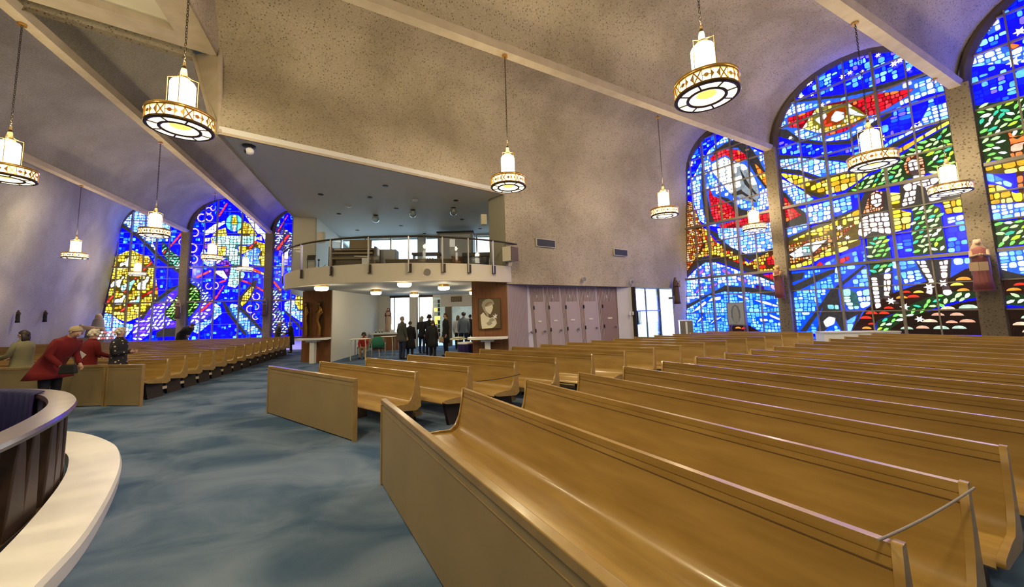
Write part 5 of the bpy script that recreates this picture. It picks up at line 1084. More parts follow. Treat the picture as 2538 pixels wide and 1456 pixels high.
# ropes across pew ends
def P3(p, az, s, z, off=0): d = (math.sin(math.radians(az)), math.cos(math.radians(az))); return (p[0] + d[0] * s, p[1] + d[1] * s, z)
def rope(a, c, sag, lab, mt='stone_grey', r=.006):
    b = MB(); pts = []
    for i in range(25): t = i / 24; q = lerp(a, c, t); pts.append((q[0], q[1], q[2] - sag * 4 * t * (1 - t)))
    b.tube(pts, r, 6); o = b.build('rope', mt); return tag(o, lab, 'rope', 'cords across the pew rows')
def top(px_, py_): p = gz(px_, py_, .86); return (p[0], p[1], .86)
rope(top(2176, 1340), top(2415, 1210), .012, 'dark twisted cord joining two pew ends at lower right', 'stone_grey', .005)
rope((gz(1180, 952, .62)[0], gz(1180, 952, .62)[1], .66), (gz(1290, 944, .62)[0], gz(1290, 944, .62)[1], .72), .02, 'thin dark cord across the third pew of the middle block', 'iron', .006)
# ================================================================== ALTAR RAIL
RAIL = [(-2.4, .4), (-2.85, 1.3), (-3.3, 2.1), (-3.68, 2.76), (-4.02, 3.28), (-4.48, 3.86), (-5.02, 4.38), (-5.75, 4.86), (-6.5, 5.1), (-7.4, 5.15), (-8.6, 5.0), (-9.8, 4.6)]
MARB = [(-1.9, .35), (-2.25, 1.2), (-2.58, 1.85), (-2.89, 2.4), (-3.26, 3.0), (-4.0, 3.91), (-4.64, 4.57), (-5.32, 5.1), (-6.4, 5.62), (-7.6, 5.78), (-8.9, 5.65), (-10.2, 5.2)]
def smooth(P, n=5):
    out = []
    for i in range(len(P) - 1):
        p0, p1, p2, p3 = P[max(i - 1, 0)], P[i], P[i + 1], P[min(i + 2, len(P) - 1)]
        for k in range(n):
            t = k / n; out.append(tuple(.5 * ((2 * p1[j]) + (-p0[j] + p2[j]) * t + (2 * p0[j] - 5 * p1[j] + 4 * p2[j] - p3[j]) * t * t + (-p0[j] + 3 * p1[j] - 3 * p2[j] + p3[j]) * t ** 3) for j in (0, 1)))
    out.append(P[-1]); return out
RS = smooth(RAIL); MS = smooth(MARB)
def inner(P, d):
    out = []
    for i in range(len(P)):
        a, c = P[max(i - 1, 0)], P[min(i + 1, len(P) - 1)]; t = Vector((c[0] - a[0], c[1] - a[1])).normalized(); out.append((P[i][0] - t.y * d, P[i][1] + t.x * d))
    return out
def band(mb, outer, inn, prof):   # prof: list of (mix 0..1 from outer to inner, z)
    n = len(outer); vs = []
    for (m_, z) in prof: vs += [(outer[i][0] + (inn[i][0] - outer[i][0]) * m_, outer[i][1] + (inn[i][1] - outer[i][1]) * m_, z) for i in range(n)]
    k = len(prof); fs = []
    for r in range(k):
        r2 = (r + 1) % k
        for i in range(n - 1): fs.append((r * n + i, r2 * n + i, r2 * n + i + 1, r * n + i + 1))
    mb.add(vs, fs, 0, False); mb.add([vs[r * n] for r in range(k)], [tuple(range(k))]); mb.add([vs[r * n + n - 1] for r in range(k)], [tuple(range(k))[::-1]])
    return mb
# inner side is to the left of the direction of travel (towards the altar)
step = struct(band(MB(), MS, inner(MS, .4), [(0, 0), (-.02, .11), (.02, .15), (1, .15), (1, 0)]).build('trim_16', 'marble'))
pf = inner(MS, .36); b = MB(); b.prism(pf + [(-10, -2), (-4, -3), (-2.6, -.5)], .0, .04); struct(b.build('floor_altar', 'carpet'))
t = thing('altar_rail', 'curved dark wooden altar rail with wide slanting balusters above the white marble step', 'railing')
band(MB(), inner(RS, -.02), inner(RS, .2), [(.05, .80), (0, .83), (.05, .86), (.95, .86), (1, .83), (.95, .80)]).build('handrail', 'rail_wood', t)
acc = 0; nxt = .2; cnt = 0
for i in range(len(RS) - 1):
    a, c = RS[i], RS[i + 1]; sl = math.hypot(c[0] - a[0], c[1] - a[1])
    if acc + sl > nxt:
        ang = math.atan2(c[1] - a[1], c[0] - a[0]); q = lerp(a, c, .5); mm = Matrix.Translation((q[0] , q[1], 0)) @ Matrix.Rotation(ang, 4, 'Z') @ Matrix.Translation((0, .09, 0))
        vs = []
        for (z, w_, sh) in ((.04, .15, 0), (.3, .125, .01), (.62, .085, .02), (.81, .04, .03)): vs += [(sh - w_, -.05, z), (sh + w_, -.05, z), (sh + w_, .05, z), (sh - w_, .05, z)]
        fs = [(0, 3, 2, 1), (12, 13, 14, 15)] + [(r * 4 + k, r * 4 + (k + 1) % 4, r * 4 + 4 + (k + 1) % 4, r * 4 + 4 + k) for r in range(3) for k in range(4)]
        MB().add(vs, fs, 0, False, mm).build('baluster', 'baluster_wood', t, .012); nxt += .36; cnt += 1
    acc += sl
b = band(MB(), inner(RS, .03), inner(RS, .15), [(0, .04), (0, .075), (1, .075), (1, .04)]); b.build('bottom_rail', 'baluster_wood', t)
# cloth hung over the far part of the rail, on its inner side
t = thing('blue_drape', 'deep navy blue cloth hanging from the far side of the altar rail', 'cloth', (0, 0, 0))
ii = [i for i, p in enumerate(RS) if p[0] < -5.7]; io = inner(RS, .215)
b = MB(); cols_ = []
for i in ii:
    for k in range(4): q = lerp(io[i], io[min(i + 1, len(io) - 1)], k / 4); cols_.append(q)
vs = []; n = len(cols_)
for r, z in enumerate((.885, .86, .5, .06)):
    for k, q in enumerate(cols_): w_ = (.0, .012, .025, .045)[r] * (1 + math.sin(k * 1.7) * .6); vs.append((q[0] + (.0), q[1] - w_ - (.0 if r else -.10), z))
b.add(vs, [(r * n + i, r * n + i + 1, (r + 1) * n + i + 1, (r + 1) * n + i) for r in range(3) for i in range(n - 1)], 0, True)
o = b.build('hanging_cloth', 'navy', t); md = o.modifiers.new('solid', 'SOLIDIFY'); md.thickness = .012
MB().tube([(vs[3 * n][0], vs[3 * n][1], .06), (vs[2 * n][0], vs[2 * n][1], .5), (vs[n][0], vs[n][1], .86)], .012, 6).build('hem', 'purple_cloth', t)
# ================================================================== PEOPLE
def skinmesh(name, V, E_, R_, root, matn):
    me = bpy.data.meshes.new(name); me.from_pydata(V, E_, []); o = bpy.data.objects.new(name, me); COL.objects.link(o)
    o.modifiers.new('s', 'SKIN'); s = o.modifiers.new('u', 'SUBSURF'); s.levels = 1; s.render_levels = 1
    for i, d in enumerate(me.skin_vertices[0].data): d.radius = (R_[i] if isinstance(R_[i], tuple) else (R_[i], R_[i])); d.use_root = (i == root)
    dg = bpy.context.evaluated_depsgraph_get(); dg.update(); out = bpy.data.meshes.new_from_object(o.evaluated_get(dg)); bpy.data.objects.remove(o)
    out.materials.clear(); out.materials.append(M[matn])
    for p in out.polygons: p.use_smooth = True
    out.name = name; return out
def loftrings(mb, rings, n=14, mi=0):
    """rings: (centre, rx, ry, tilt about x)"""
    vs = []
    for (c, rx, ry, tl) in rings:
        for k in range(n):
            a = 2 * PI * k / n; x = rx * math.cos(a); y = ry * math.sin(a); vs.append((c[0] + x, c[1] + y * math.cos(tl), c[2] + y * math.sin(tl)))
    fs = [(r * n + i, r * n + (i + 1) % n, (r + 1) * n + (i + 1) % n, (r + 1) * n + i) for r in range(len(rings) - 1) for i in range(n)]
    mb.add(vs, fs + [tuple(range(n))[::-1], tuple(range((len(rings) - 1) * n, len(rings) * n))], mi, True); return mb
def person(label, loc, h, rz, coat='black_coat', hem=.55, legs='black_coat', hair='dark_hair', lean=0, arms='down', skin='skin', hairstyle='short', head_turn=0, seated=False, flare=.02, group=None, wide=1.0, under=None, headlean=0):
    s = h / 1.75
    def T(p, hd=False):
        x, y, z = p; a = math.radians(lean); zz = z - .95; yy = y
        if hd and headlean:
            b_ = math.radians(headlean); z2 = zz - .58; yy, zz = yy * math.cos(b_) - z2 * math.sin(b_), .58 + yy * math.sin(b_) * 1 + z2 * math.cos(b_)
        if zz > -.02: yy, zz = yy * math.cos(a) - zz * math.sin(a), yy * math.sin(a) + zz * math.cos(a)
        return Vector((x * s, yy * s, (zz + .95) * s - (.47 * s if seated else 0)))
    def Tl(p): return Vector((p[0] * s, p[1] * s, p[2] * s))
    V = []; E_ = []; R_ = []
    def add(p, r, prev=None):
        V.append(p); R_.append((r[0] * s, r[1] * s) if isinstance(r, tuple) else r * s)
        if prev is not None: E_.append((prev, len(V) - 1))
        return len(V) - 1
    pel = add(T((0, 0, .95)), .12); sp_ = add(T((0, 0, 1.15)), .11, pel); ch = add(T((0, .0, 1.36)), .125, sp_); nk = add(T((0, .01, 1.49)), .055, ch)
    hd0 = add(T((0, -.0, 1.56), 1), .06, nk); hd1 = add(T((0, -.015, 1.63), 1), .082, hd0); hd2 = add(T((0, -.01, 1.70), 1), .07, hd1)
    tn = head_turn; nose = add(T((.10 * math.sin(tn), -.015 - .098 * math.cos(tn), 1.615), 1), .016, hd1)
    hands = []
    for sx in (-1, 1):
        sh = add(T((sx * .17, 0, 1.42)), .055, ch)
        if arms == 'down': el, wr_ = (sx * .23, .03, 1.15), (sx * .23, -.05, .90)
        elif arms == 'fold': el, wr_ = (sx * .24, -.02, 1.16), (sx * .06, -.22, 1.17)
        elif arms == 'forward': el, wr_ = (sx * .23, -.06, 1.18), (sx * .17, -.30, 1.10)
        else: el, wr_ = ((sx * .23, .03, 1.15), (sx * .22, -.05, .90)) if sx < 0 else ((sx * .24, -.05, 1.18), (sx * .12, -.28, 1.18))
        e = add(T(el), .042, sh); wv = add(T(wr_), .028, e)
        d = (Vector(wr_) - Vector(el)).normalized(); side = Vector((sx, 0, 0)); nrm = d.cross(side).normalized()
        pm = Vector(wr_) + d * .07; pi_ = add(T(tuple(pm)), (.034, .018), wv)
        for fi, (off, ln) in enumerate(((-.027, .062), (-.009, .075), (.009, .07), (.027, .055))):
            q = pm + d * .035 + nrm * off; a_ = add(T(tuple(q)), .0095, pi_); add(T(tuple(q + d * ln * .6 - side * .012)), .008, a_); 
        th_ = Vector(wr_) + d * .035 + nrm * -.035; ta = add(T(tuple(th_)), .011, pi_); add(T(tuple(th_ + d * .035 - nrm * .018)), .009, ta)
        hands.append((sh, el, wr_))
    feet = []
    for sx in (-1, 1):
        if seated: hip, kn, an, to = (sx * .09, 0, .48), (sx * .11, -.42, .50), (sx * .11, -.40, .10), (sx * .11, -.52, .05)
        else: hip, kn, an, to = (sx * .09, 0, .90), (sx * .10, -.015, .50), (sx * .10, .02, .10), (sx * .11, -.12, .04)
        a = add(Tl(hip), .085, pel); b_ = add(Tl(kn), .055, a); c = add(Tl(an), .036, b_); add(Tl(to), (.035, .028), c); feet.append((hip, kn, an, to))
    me = skinmesh('person', V, E_, R_, 0, skin)
    o = bpy.data.objects.new('person', me); COL.objects.link(o); o.location = loc; o.rotation_euler = (0, 0, rz); tag(o, label, 'person', group)
    # coat
    b = MB(); w_ = wide
    def c_(z, y=0): return T((0, y, z)) if z >= .93 else Tl((0, y, z)) - Vector((0, 0, 0))
    a = math.radians(lean)
    rings = []
    if not seated:
        if hem < .9:
            rings.append((Tl((0, .0 + math.sin(a) * .05, hem)), (.19 + flare) * s * w_, (.14 + flare) * s * w_, 0)); rings.append((Tl((0, 0, (hem + .95) / 2)), (.185 + flare * .6) * s * w_, (.135 + flare * .5) * s * w_, a * .3))
    for (z, rx, ry) in ((.95, .175, .135), (1.12, .165, .125), (1.3, .19, .135), (1.41, .195, .12), (1.46, .12, .09), (1.5, .07, .07), (1.525, .062, .062)): rings.append((T((0, 0, z)), rx * s * w_, ry * s * w_, a))
    loftrings(b, rings)
    for (sh, el, wr_) in hands:
        p0 = V[sh]; b.tube([T((0, 0, 1.39)) * .3 + p0 * .7, p0, (p0 + T(el)) / 2, T(el), (T(el) + T(wr_)) / 2, T(wr_)], [.07 * s, .075 * s, .066 * s, .06 * s, .052 * s, .045 * s], 8)
    b.build('coat', coat, o)
    if under: MB().lathe([(.052 * s, 0), (.058 * s, .03 * s)], 10, 0, Matrix.Translation(T((0, 0, 1.51)))).build('collar', under, o)
    b = MB()
    if seated: loftrings(b, [(Tl((0, .03, .40)), .17 * s, .14 * s, 0), (Tl((0, 0, .56)), .165 * s, .13 * s, 0)])
    else: loftrings(b, [(Tl((0, 0, .86)), .16 * s, .12 * s, 0), (Tl((0, 0, 1.0)), .155 * s, .115 * s, 0)])
    for (hip, kn, an, to) in feet: b.tube([Tl(hip), (Tl(hip) + Tl(kn)) / 2, Tl(kn), (Tl(kn) + Tl(an)) / 2, Tl(an) + Vector((0, 0, -.02))], [.098 * s, .086 * s, .07 * s, .062 * s, .055 * s], 9)
    b.build('trousers', legs, o)
    for (hip, kn, an, to) in feet: MB().sphere((0, 0, 0), 1, 10, 0, (.045 * s, .12 * s, .04 * s), Matrix.Translation(Tl((an[0], an[1] - .06, .045)))).build('shoe', 'black', o)
    # head details
    hc = T((0, -.012, 1.635), 1); R3 = Matrix.Translation(hc) @ Matrix.Rotation(math.radians(lean + headlean), 4, 'X') @ Matrix.Rotation(tn, 4, 'Z')
    for sx in (-1, 1): MB().sphere((sx * .03 * s, -.082 * s, .005 * s), .009 * s, 8).build('eye', 'eye', o).matrix_local = R3
    MB().box(-.022 * s, .022 * s, -.088 * s, -.078 * s, -.052 * s, -.044 * s).build('mouth', 'lip', o).matrix_local = R3
    for sx in (-1, 1): MB().sphere((sx * .083 * s, .005 * s, -.005 * s), .022 * s, 8, 0, (.5, .8, 1.2)).build('ear', skin, o).matrix_local = R3
    b = MB(); n = 16; vs = []; rows = 8
    for r in range(rows + 1):
        p = PI * .5 * (1 - r / rows * 1.55)
        for k in range(n):
            t = 2 * PI * k / n; lim = -.7 + (1 - math.sin(t)) / 2 * 1.35; pp = max(p, lim)
            rr = .094; rr *= 1 + .04 * math.sin(5 * t + r)
            vs.append((rr * .95 * math.cos(pp) * math.cos(t) * s, (rr * 1.08 * math.cos(pp) * math.sin(t) + .012) * s, (rr * 1.12 * math.sin(pp) + .012) * s))
    b.add(vs, [(r * n + k, (r + 1) * n + k, (r + 1) * n + (k + 1) % n, r * n + (k + 1) % n) for r in range(rows) for k in range(n)], 0, True)
    if hairstyle == 'long': loftrings(b, [(Vector((0, .05, -.2)) * s, .085 * s, .035 * s, 0), (Vector((0, .055, -.08)) * s, .095 * s, .05 * s, 0), (Vector((0, .04, .03)) * s, .09 * s, .06 * s, 0)], 12)
    if hairstyle == 'curly':
        for k in range(22): t = k * 2.4; z = -.04 + .15 * (k / 22); r_ = .095 * math.cos(k / 22 * 1.1); b.sphere((r_ * math.cos(t) * s, max(-.04, r_ * math.sin(t)) * s, z * s), .032 * s, 8)
    if hairstyle == 'cap': b.lathe([(.106 * s, .02 * s), (.104 * s, .05 * s), (.08 * s, .1 * s), (.02 * s, .122 * s)], 14)
    b.build('hair' if hairstyle != 'cap' else 'knit_cap', hair, o).matrix_local = R3
    return o
def pos(px_, Y): return (on(px_, Y), Y, 0)
PIh = PI / 2
person('person in an olive green coat with dark hair behind the left front panel', (pos(78, 8.2)[0], 8.2, 0), 1.6, -PIh * .85, 'green_coat', .84, 'black_coat', 'dark_hair', 0, 'forward', hairstyle='long', wide=1.2, flare=.04)
B_ = person('person in a flared red coat and black trousers bending over the left front panel', (pos(150, 7.3)[0], 7.3, 0), 1.78, PIh * 1.05, 'red_coat', .68, 'black_coat', 'blond_hair', 33, 'forward', flare=.10, wide=1.22)
person('white-haired person in a red coat seen from behind at the left front panel', (pos(237, 8.22)[0], 8.22, 0), 1.58, PI * .9, 'red_coat', .84, 'black_coat', 'white_hair', 6, 'forward', hairstyle='curly', wide=1.15)
person('white-haired person in a dark floral jacket behind the left front panel', (pos(311, 8.2)[0], 8.2, 0), 1.6, PIh * 1.25, 'floral', .84, 'black_coat', 'white_hair', 0, 'fold', hairstyle='curly', wide=1.1)
q = gz(211, 878, 1.1); t = thing('leaflet', 'white leaflet with blue print held between the two people in red', 'paper', (on(211, 7.62), 7.62, 1.08), .3); MB().box(-.11, .11, -.003, .003, -.09, .09, 0, Matrix.Rotation(.7, 4, 'Y')).build('sheet', 'white', t); MB().box(-.05, .05, -.005, -.003, -.03, .04, 0, Matrix.Rotation(.7, 4, 'Y')).build('print', 'blue_hoodie', t)
t = thing('handbag', 'small dark handbag carried by the bending person in red', 'bag', (on(193, 7.12), 7.12, .78), .2); MB().box(-.13, .13, -.05, .05, 0, .17, 0, None, .02, .015).build('body', 'black_coat', t, .02); MB().tube([(-.1, 0, .16), (-.06, 0, .3), (.06, 0, .3), (.1, 0, .16)], .008, 6).build('strap', 'dark_hair', t)
person('dark figure bowing down behind the far left pews', (pos(462, 19.4)[0], 19.4, 0), 1.85, PIh * .9, 'black_coat', .5, 'black_coat', 'dark_hair', 52, 'fold', wide=1.35)
person('person in a grey coat behind the last left pew by the window pier', (pos(693, 18.7)[0], 18.7, 0), 1.5, PI * .6, 'grey_coat', .5, 'black_coat', 'grey_hair', 8, 'fold', wide=1.1)
person('person all in black with a bag standing in the aisle left of the wooden pier', (pos(727, 18.7)[0], 18.7, 0), 1.5, -PIh * .6, 'black_coat', .45, 'black_coat', 'grey_hair', 5, 'forward', wide=1.15)
# vestibule
person('grey-haired man in a grey jacket nearest the statue', pos(997, 14.6), 1.64, PI * .8, 'grey_coat', .72, 'jeans', 'grey_hair', 0, 'down', wide=1.05)
person('short person in a long black coat with olive hair, second in the group', pos(1016, 14.9), 1.44, PI * 1.05, 'black_coat', .45, 'black_coat', 'brown_hair', 0, 'down', wide=1.1, flare=.05)
person('person with light grey hood and dark jacket at the back of the group', pos(1045, 16.6), 1.62, PI * .9, 'black_coat', .75, 'jeans', 'grey_hair', 0, 'fold', hairstyle='long')
person('tall person with black hair in the middle of the group', pos(1063, 15.9), 1.68, PI, 'black_coat', .5, 'black_coat', 'dark_hair', 0, 'down', hairstyle='curly')
person('brown-haired woman in a black coat with a tan shoulder bag', pos(1071, 14.5), 1.46, PI * .95, 'black_coat', .55, 'black_coat', 'brown_hair', 0, 'down', wide=1.15, flare=.04)
person('man in a dark suit turned to the group', pos(1103, 15.2), 1.72, -PIh * .7, 'black_coat', .55, 'black_coat', 'brown_hair', 0, 'down', under='white')
person('girl with long hair in a light grey top walking away', pos(1133, 18.0), 1.6, PI, 'light_grey', .85, 'black_coat', 'brown_hair', 0, 'down', hairstyle='long')
person('person in a grey blue hooded sweatshirt and dark knit cap from behind', pos(1147, 16.8), 1.74, PI * 1.05, 'blue_hoodie', .82, 'jeans', 'dark_hair', 0, 'down', hairstyle='cap', wide=1.1)
person('small distant person at the doorway beside the right pier', pos(1163, 19.2), 1.62, PI * .9, 'black_coat', .6, 'black_coat', 'dark_hair', 0, 'down')
person('child with dark hair in a red shirt seated at the light desk', pos(905, 15.5), 1.42, .15, 'red_shirt', .5, 'tan', 'dark_hair', 8, 'forward', skin='skin_dark', hairstyle='curly', seated=True)
t = thing('shoulder_bag', 'tan shoulder bag hanging on the brown-haired woman in black', 'bag', (on(1092, 14.3), 14.3, .62), .2); MB().box(-.09, .09, -.04, .04, 0, .2, 0, None, .01, .01).build('body', 'tan', t, .02); MB().tube([(-.07, 0, .18), (-.2, .1, .8), (-.12, .2, .82)], .008, 6).build('strap', 'tan', t)
# ================================================================== FURNITURE OF THE VESTIBULE
def desk(px_, Y, w_, lab, rz=0, h=.82):
    t = thing('folding_table', lab, 'table', pos(px_, Y), rz); MB().box(-w_ / 2, w_ / 2, -.25, .25, h - .03, h).build('table_top', 'cream', t, .01)
    for s in (-1, 1): MB().tube([(s * (w_ / 2 - .05), -.2, 0), (s * (w_ / 2 - .02), -.2, .4), (s * (w_ / 2 - .06), -.18, h - .03)], .018, 6).build('leg', 'cream', t); MB().tube([(s * (w_ / 2 - .05), .2, 0), (s * (w_ / 2 - .06), .18, h - .03)], .018, 6).build('leg', 'steel', t)
    return t
desk(895, 14.85, .66, 'small light desk in front of the seated child'); desk(961, 16.0, .62, 'light folding table beside the green coat')
t = thing('chair', 'chair under the seated child in red', 'chair', pos(905, 15.55)); MB().box(-.22, .22, -.2, .2, .40, .44).build('seat', 'tan', t); MB().box(-.22, .22, .18, .21, .5, .8).build('backrest', 'tan', t)
for x in (-.2, .2):
    for y in (-.18, .19): MB().tube([(x, y, 0), (x, y, .42 if y < 0 else .78)], .012, 6).build('leg', 'steel', t)
t = thing('metal_chair', 'tubular metal chair draped with a green coat', 'chair', pos(940, 14.6), .3)
MB().box(-.22, .22, -.2, .2, .42, .45).build('seat', 'black_coat', t); MB().box(-.2, .2, .18, .2, .6, .82).build('backrest', 'tan', t)
for x in (-.24, .24):
    MB().tube([(x, -.22, 0), (x, -.22, .55), (x, -.16, .64), (x, .12, .64), (x, .2, .6)], .013, 6).build('arm_frame', 'steel', t); MB().tube([(x, .2, 0), (x, .2, .84)], .013, 6).build('leg', 'steel', t)
b = MB(); loftrings(b, [(Vector((0, 0, .48)), .3, .2, 0), (Vector((0, .02, .62)), .27, .2, 0), (Vector((-.02, .05, .8)), .2, .14, 0), (Vector((0, .06, .88)), .12, .08, 0)], 12); tag(b.build('green_coat', 'green_cloth', None, 0, (on(937, 14.65), 14.65, 0)), 'dark green coat thrown over the metal chair', 'coat')
t = thing('console_table', 'white altar table carrying candles and the robed statue in the vestibule', 'table', (on(960, 18.6), 18.6, 0)); MB().box(-.75, .75, -.25, .25, .78, .86).build('table_top', 'white', t); MB().box(-.6, .6, -.15, .15, 0, .78).build('base', 'walnut', t)
for i, x in enumerate((933, 942, 948)): t = thing('candle', '%s white candle in a dark glass on the vestibule table' % ('short left', 'medium middle', 'tall right')[i], 'candle', (on(x, 18.5), 18.5, .86), 0, 'candles on the vestibule table'); MB().lathe([(.025, 0), (.025, .12 + .03 * i)], 10).build('wax', 'cream', t); MB().lathe([(.035, 0), (.035, .05)], 10).build('holder', 'dark_glass', t)
t = thing('white_box', 'small white box at the foot of the vestibule statue', 'box', (on(973, 18.45), 18.45, .86)); MB().box(-.1, .1, -.06, .06, 0, .1).build('body', 'white', t); MB().box(-.105, .105, -.065, .065, .1, .12).build('lid', 'cream', t)
def statue(label, loc, h, rz, robe, mantle, skin='statue_beige', child=False, tall=False, matb=None, lean=0, hold=None, group=None):
    t = thing('statue', label, 'statue', loc, rz, group); s = h / 1.8
    b = MB(); loftrings(b, [(Vector((0, 0, 0)) * s, .25 * s, .2 * s, 0), (Vector((0, 0, .3)) * s, .22 * s, .17 * s, 0), (Vector((.01, 0, .8)) * s, .2 * s, .16 * s, 0), (Vector((0, 0, 1.1)) * s, .19 * s, .15 * s, 0), (Vector((0, 0, 1.38)) * s, .2 * s, .13 * s, 0), (Vector((0, 0, 1.5)) * s, .08 * s, .07 * s, 0)], 16)
    for k in range(7): a = PI * (1.05 + k * .15); b.tube([(.2 * s * math.cos(a), .17 * s * math.sin(a), .02), (.17 * s * math.cos(a), .145 * s * math.sin(a), .9 * s)], .022 * s, 5)
    b.build('robe', robe, t)
    b = MB(); loftrings(b, [(Vector((0, .05, .5)) * s, .23 * s, .14 * s, 0), (Vector((0, .04, 1.1)) * s, .225 * s, .13 * s, 0), (Vector((0, .03, 1.42)) * s, .2 * s, .11 * s, 0), (Vector((0, .025, 1.6)) * s, .115 * s, .1 * s, 0), (Vector((0, .02, 1.76)) * s, .08 * s, .07 * s, 0)], 14); b.build('mantle', mantle, t)
    b = MB(); b.sphere((0, -.04 * s, 1.63 * s), .085 * s, 12, 0, (.85, 1, 1.15)); b.sphere((0, -.125 * s, 1.62 * s), .016 * s, 8); b.build('head', skin, t)
    b = MB()
    for sx in (-1, 1): b.tube([(sx * .18 * s, -.02 * s, 1.36 * s), (sx * .2 * s, -.1 * s, 1.15 * s), (sx * .04 * s, -.22 * s, 1.2 * s)], [.06 * s, .055 * s, .035 * s], 8)
    b.build('sleeves', mantle, t)
    MB().sphere((0, -.23 * s, 1.2 * s), .04 * s, 8, 0, (1, .8, 1.4)).build('hands', skin, t)
    if child:
        b = MB(); b.sphere((.14 * s, -.2 * s, 1.47 * s), .055 * s, 10); loftrings(b, [(Vector((.12, -.2, 1.1)) * s, .08 * s, .07 * s, 0), (Vector((.14, -.2, 1.38)) * s, .075 * s, .06 * s, 0), (Vector((.14, -.2, 1.43)) * s, .03 * s, .03 * s, 0)], 10); b.build('child_figure', skin, t)
    if hold: MB().tube([(.06 * s, -.26 * s, 1.0 * s), (.02 * s, -.24 * s, 1.4 * s)], .02 * s, 6).build('attribute', hold, t)
    MB().lathe([(.24 * s, -.06 * s), (.26 * s, 0)], 16).build('base', matb or robe, t)
    return t
_s1 = statue('brown and cream robed saint statue with dark veil on the vestibule table', (on(963, 18.7), 18.7, .92), 1.16, .1, 'statue_beige', 'maroon', 'skin')
statue('carved wooden saint statue with child on the speckled wall beside the right window', (onrear(1672, 755)[0] + .07, onrear(1672, 755)[1] - .13, 1.88), 1.22, .3, 'statue_brown', 'statue_brown', 'statue_beige', child=True)
_w = [o for o in COL.objects if o.get('label', '').startswith('carved wooden saint')][0]; MB().box(-.06, .06, -.05, .5, .2, .3).build('wall_bracket', 'statue_brown', _w)
p = RQ(0, 1.98, .56); statue('gilded and maroon saint statue on the first pier of the right windows', p, 1.28, -.6, 'statue_rose', 'statue_gold', 'statue_gold', child=True)
p = RQ(5.02, 1.95, .62); statue('red and cream carved figure with an open book, on the second right window pier', p, 1.45, -.8, 'statue_rose', 'statue_beige', 'statue_beige')
t = thing('stone_book', 'open cream book held by the figure on the second right pier', 'carving', (RQ(5.02, 0, .98)[0], RQ(5.02, 0, .98)[1], 2.58), -.8)
for s_ in (-1, 1): MB().box(min(0, s_ * .17), max(0, s_ * .17), -.02, .02, -.12, .12, 0, Matrix.Rotation(s_ * .2, 4, 'Z')).build('page_block', 'statue_beige', t)
p = LQ(0, 1.9, .6); statue('pale carved figure on the first pier of the left windows', p, 1.3, .2, 'statue_brown', 'statue_beige')
p = LQ(5.4, 1.9, .6); statue('small beige figure on the second pier of the left windows', p, 1.3, .2, 'statue_brown', 'stone_grey')
def onleft(px_, py_):
    d = ray(px_, py_); u = Vector((LW0[0] - LFAR[0], LW0[1] - LFAR[1])).normalized(); n_ = (-u[1], u[0]); t = (LW0[0] * n_[0] + LW0[1] * n_[1]) / (d.x * n_[0] + d.y * n_[1]); return (d.x * t, d.y * t, d.z * t + CAMH)
for (x, y0, y1, l_) in ((35, 803, 772, 'small dark relief figure on the left wall nearest the picture edge'), (103, 801, 772, 'small dark relief figure on the left wall nearer the window')):
    a = onleft(x, y0); c = onleft(x, y1); statue(l_, (a[0] + .3, a[1] - .12, a[2] + .06), c[2] - a[2], 1.2, 'black_coat', 'statue_brown', 'statue_brown')
# pieta group and votive candles
p0 = (on(253, 22.3), 22.3, .9); t = thing('pieta_statue', 'pale seated mourning figure holding a lying body, by the left window corner', 'statue', p0, .3)
MB().box(-.6, .6, -.4, .4, -.9, 0).build('pedestal', 'stone_grey', t)
b = MB(); loftrings(b, [(Vector((0, 0, 0)), .5, .35, 0), (Vector((0, -.05, .4)), .42, .33, 0), (Vector((0, .08, .7)), .28, .22, 0), (Vector((0, .1, 1.0)), .24, .18, 0), (Vector((0, .1, 1.12)), .1, .1, 0)], 14); b.build('mother_robe', 'stone_grey', t)
b = MB(); b.sphere((0, .04, 1.23), .13, 12); loftrings(b, [(Vector((0, .12, .9)), .22, .14, 0), (Vector((0, .1, 1.2)), .16, .15, 0), (Vector((0, .1, 1.4)), .05, .05, 0)], 12); b.build('veil', 'statue_beige', t)
b = MB(); b.tube([(-.5, -.25, .62), (-.2, -.32, .55), (.15, -.32, .48), (.45, -.28, .5), (.6, -.25, .2)], [.1, .14, .12, .08, .05], 10); b.sphere((-.58, -.22, .68), .1, 10); b.tube([(-.35, -.35, .55), (-.38, -.42, .2)], .04, 6); b.build('lying_body', 'statue_beige', t)
t = thing('candle_rack', 'tiered votive candle stand under the left window corner', 'candle stand', (on(270, 21.5), 21.5, 0), .1)
for k in range(3): MB().box(-.75, .75, -.1 + k * .22, .1 + k * .22, .78 + k * .16, .80 + k * .16).build('tier', 'steel', t)
for x in (-.7, .7): MB().box(x - .02, x + .02, .3, .34, 0, 1.12).build('leg', 'steel', t); MB().box(x - .02, x + .02, -.1, -.06, 0, .78).build('leg', 'steel', t)
X0 = on(270, 21.5)
for k in range(3):
    for j in range(9): c = thing('votive_candle', '%s candle glass from the left on the %s tier of the votive stand' % (ORD[j], ('lowest', 'middle', 'top')[k]), 'candle', (X0 - .64 + j * .16 , 21.5 + k * .22 - .064 * 1, .80 + k * .16), 0, 'votive candles on the tiered stand'); MB().lathe([(.035, 0), (.045, .1)], 8).build('glass', ('candle_red', 'white', 'candle_red')[k] if (j + k) % 3 else 'opal_soft', c)
